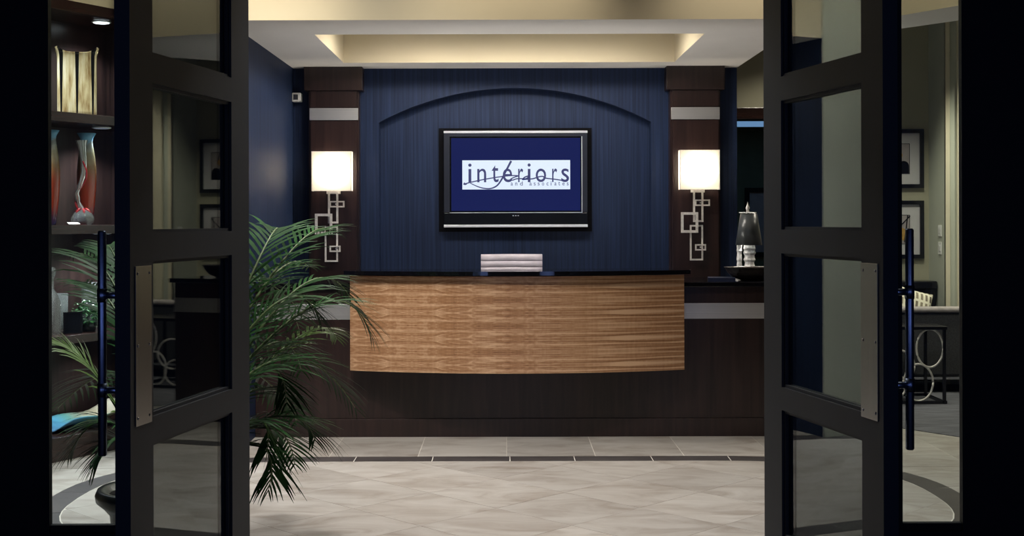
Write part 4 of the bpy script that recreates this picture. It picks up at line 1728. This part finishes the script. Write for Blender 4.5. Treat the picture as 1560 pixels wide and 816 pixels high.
# ================================================================== POTTED PALM
PB = Vector((-1.435, 5.08, 0))
palm = empty('potted_palm', PB)
tag(palm, 'tall arching potted palm behind the open door', 'plant')
mb = MB()
mb.lathe([(.0001, 0), (.13, 0), (.15, .02), (.165, .18), (.175, .27), (.20, .30), (.228, .325), (.232, .35), (.222, .372), (.195, .37), (.18, .345), (.0001, .34)], PB, 36)
mb.build('pot', 'pot', palm)
mb = MB()
mb.lathe([(.0001, .348), (.178, .350), (.178, .342), (.0001, .342)], PB, 24)
mb.build('soil', 'soil', palm)


def W(px, py, Y):
    return Vector(((px - 771) / 1900 * Y, Y, 1.45 - (py - 336) / 1900 * Y))


#            apex             tip             leaflet length, mat, detailed
FR = [(W(452, 372, 5.75), W(508, 352, 6.0), .20, 'leaf', 1),
      (W(405, 372, 5.5), W(425, 352, 5.8), .24, 'leaf', 0),
      (W(470, 428, 5.6), W(533, 452, 5.8), .20, 'leaf', 1),
      (W(500, 458, 5.5), W(566, 512, 5.6), .24, 'leaf', 1),
      (W(468, 505, 5.7), W(512, 514, 5.9), .16, 'leafy', 0),
      (W(452, 545, 5.3), W(540, 620, 5.5), .25, 'leaf', 1),
      (W(436, 632, 5.3), W(478, 668, 5.4), .24, 'leaf', 0),
      (W(402, 680, 5.2), W(408, 745, 5.25), .22, 'leaf', 0),
      (W(415, 470, 5.6), W(455, 500, 6.0), .24, 'leaf', 0),
      (W(408, 590, 5.4), W(450, 640, 5.7), .22, 'leaf', 0),
      (W(420, 415, 5.8), W(470, 405, 6.2), .20, 'leaf', 0),
      (W(182, 410, 5.35), W(160, 372, 5.5), .17, 'leaf', 0),
      (W(165, 418, 5.3), W(108, 385, 5.45), .22, 'leaf', 1),
      (W(165, 455, 5.2), W(112, 430, 5.4), .20, 'leaf', 0),
      (W(128, 548, 5.0), W(82, 524, 5.0), .22, 'leafy', 1),
      (W(150, 640, 4.95), W(105, 690, 4.95), .20, 'leaf', 0),
      (W(172, 668, 4.9), W(140, 712, 4.85), .18, 'leaf', 0),
      (W(420, 520, 5.6), W(458, 562, 5.9), .24, 'leaf', 0),
      (W(410, 560, 5.2), W(436, 612, 5.3), .24, 'leaf', 0),
      (W(415, 650, 5.4), W(448, 705, 5.6), .22, 'leaf', 0),
      (W(398, 640, 5.1), W(404, 700, 5.1), .22, 'leaf', 0),
      (W(430, 455, 5.3), W(486, 482, 5.4), .24, 'leaf', 0),
      (Vector((-1.45, 5.35, 1.10)), Vector((-1.5, 5.75, 1.1)), .25, 'leaf', 0),
      (Vector((-1.35, 5.4, 1.2)), Vector((-1.25, 5.8, 1.25)), .25, 'leaf', 0),
      (Vector((-1.5, 5.55, 1.1)), Vector((-1.6, 6.1, .95)), .25, 'leaf', 0),
      (Vector((-1.2, 5.6, 1.2)), Vector((-1.0, 6.1, 1.0)), .25, 'leaf', 0),
      (Vector((-1.15, 5.5, .8)), Vector((-1.0, 5.95, .5)), .25, 'leaf', 0),
      (Vector((-1.7, 5.4, .8)), Vector((-2.05, 5.7, .6)), .25, 'leaf', 0)]
random.seed(21)


def leaflet_verts(base, dirv, length, width, droop, side):
    pts = []
    d_ = dirv.normalized()
    p = base.copy()
    ns = 5
    for i in range(ns + 1):
        t = i / ns
        pts.append(p.copy())
        d_ = (d_ + Vector((0, 0, -droop * (.35 + t)))).normalized()
        p = p + d_ * (length / ns)
    out = []
    for i, q in enumerate(pts):
        t = i / ns
        wv = width * (math.sin(PI * min(1, .12 + .88 * t) ** .8)) * .5 if i < ns else .0006
        wv = max(wv, .0006)
        tg = (pts[min(i + 1, ns)] - pts[max(i - 1, 0)]).normalized()
        sv = tg.cross(side)
        if sv.length < .1:
            sv = tg.cross(Vector((.3, .5, .8)))
        sv.normalize()
        out.append((q - sv * wv, q + sv * wv))
    return out


def add_leaflet(mb_, vs):
    pr = None
    for a, b2 in vs:
        va, vb = mb_.bm.verts.new(a), mb_.bm.verts.new(b2)
        if pr:
            f = mb_.bm.faces.new((pr[0], pr[1], vb, va))
            f.smooth = True
        pr = (va, vb)


for (A, Tp, LL, mt, det) in FR:
    P0 = PB + Vector((random.uniform(-.05, .05), random.uniform(-.05, .05), .345))
    P1 = (A - .1225 * P0 - .4225 * Tp) / .455
    P1.z = max(P1.z, .75 * A.z + .25 * P0.z)
    pts = []
    for i in range(25):
        t = i / 24
        pts.append((1 - t) ** 2 * P0 + 2 * t * (1 - t) * P1 + t * t * Tp)
    mb = MB()
    mb.tube(pts, [.0085 * (1 - t / 24) + .0016 for t in range(25)], 6)
    fr_ = mb.build('frond', 'stem' if mt == 'leaf' else 'leafy', palm)
    nst = 23
    mb = MB()
    for s in range(nst):
        t = .30 + .70 * s / (nst - 1)
        fi = t * 24
        i = min(int(fi), 23)
        q = pts[i].lerp(pts[i + 1], fi - i)
        tg = (pts[i + 1] - pts[i]).normalized()
        sd = tg.cross(Vector((0, 0, 1)))
        if sd.length < .15:
            sd = tg.cross(Vector((0, 1, 0)))
        sd.normalize()
        up = sd.cross(tg)
        env = math.sin(PI * (.14 + .80 * s / (nst - 1))) ** .7
        for sg in (-1, 1):
            ll = LL * 1.15 * env * random.uniform(.85, 1.1)
            fwd = .75 + .9 * s / nst
            dv = sd * sg + tg * fwd + up * random.uniform(.0, .28)
            vs = leaflet_verts(q, dv, ll, (.0125 + .004 * random.random()) * (.45 + .55 * env), random.uniform(.09, .20), up)
            if det:
                m1 = MB()
                add_leaflet(m1, vs)
                o = m1.build('leaflet', mt, None)
                o.location = o.location - palm.location - fr_.location
                o.parent = fr_
            else:
                add_leaflet(mb, vs)
    if not det:
        o = mb.build('leaflets', mt, None)
        o.location = o.location - palm.location - fr_.location
        o.parent = fr_
        o['kind'] = 'stuff'
    else:
        mb.bm.free()
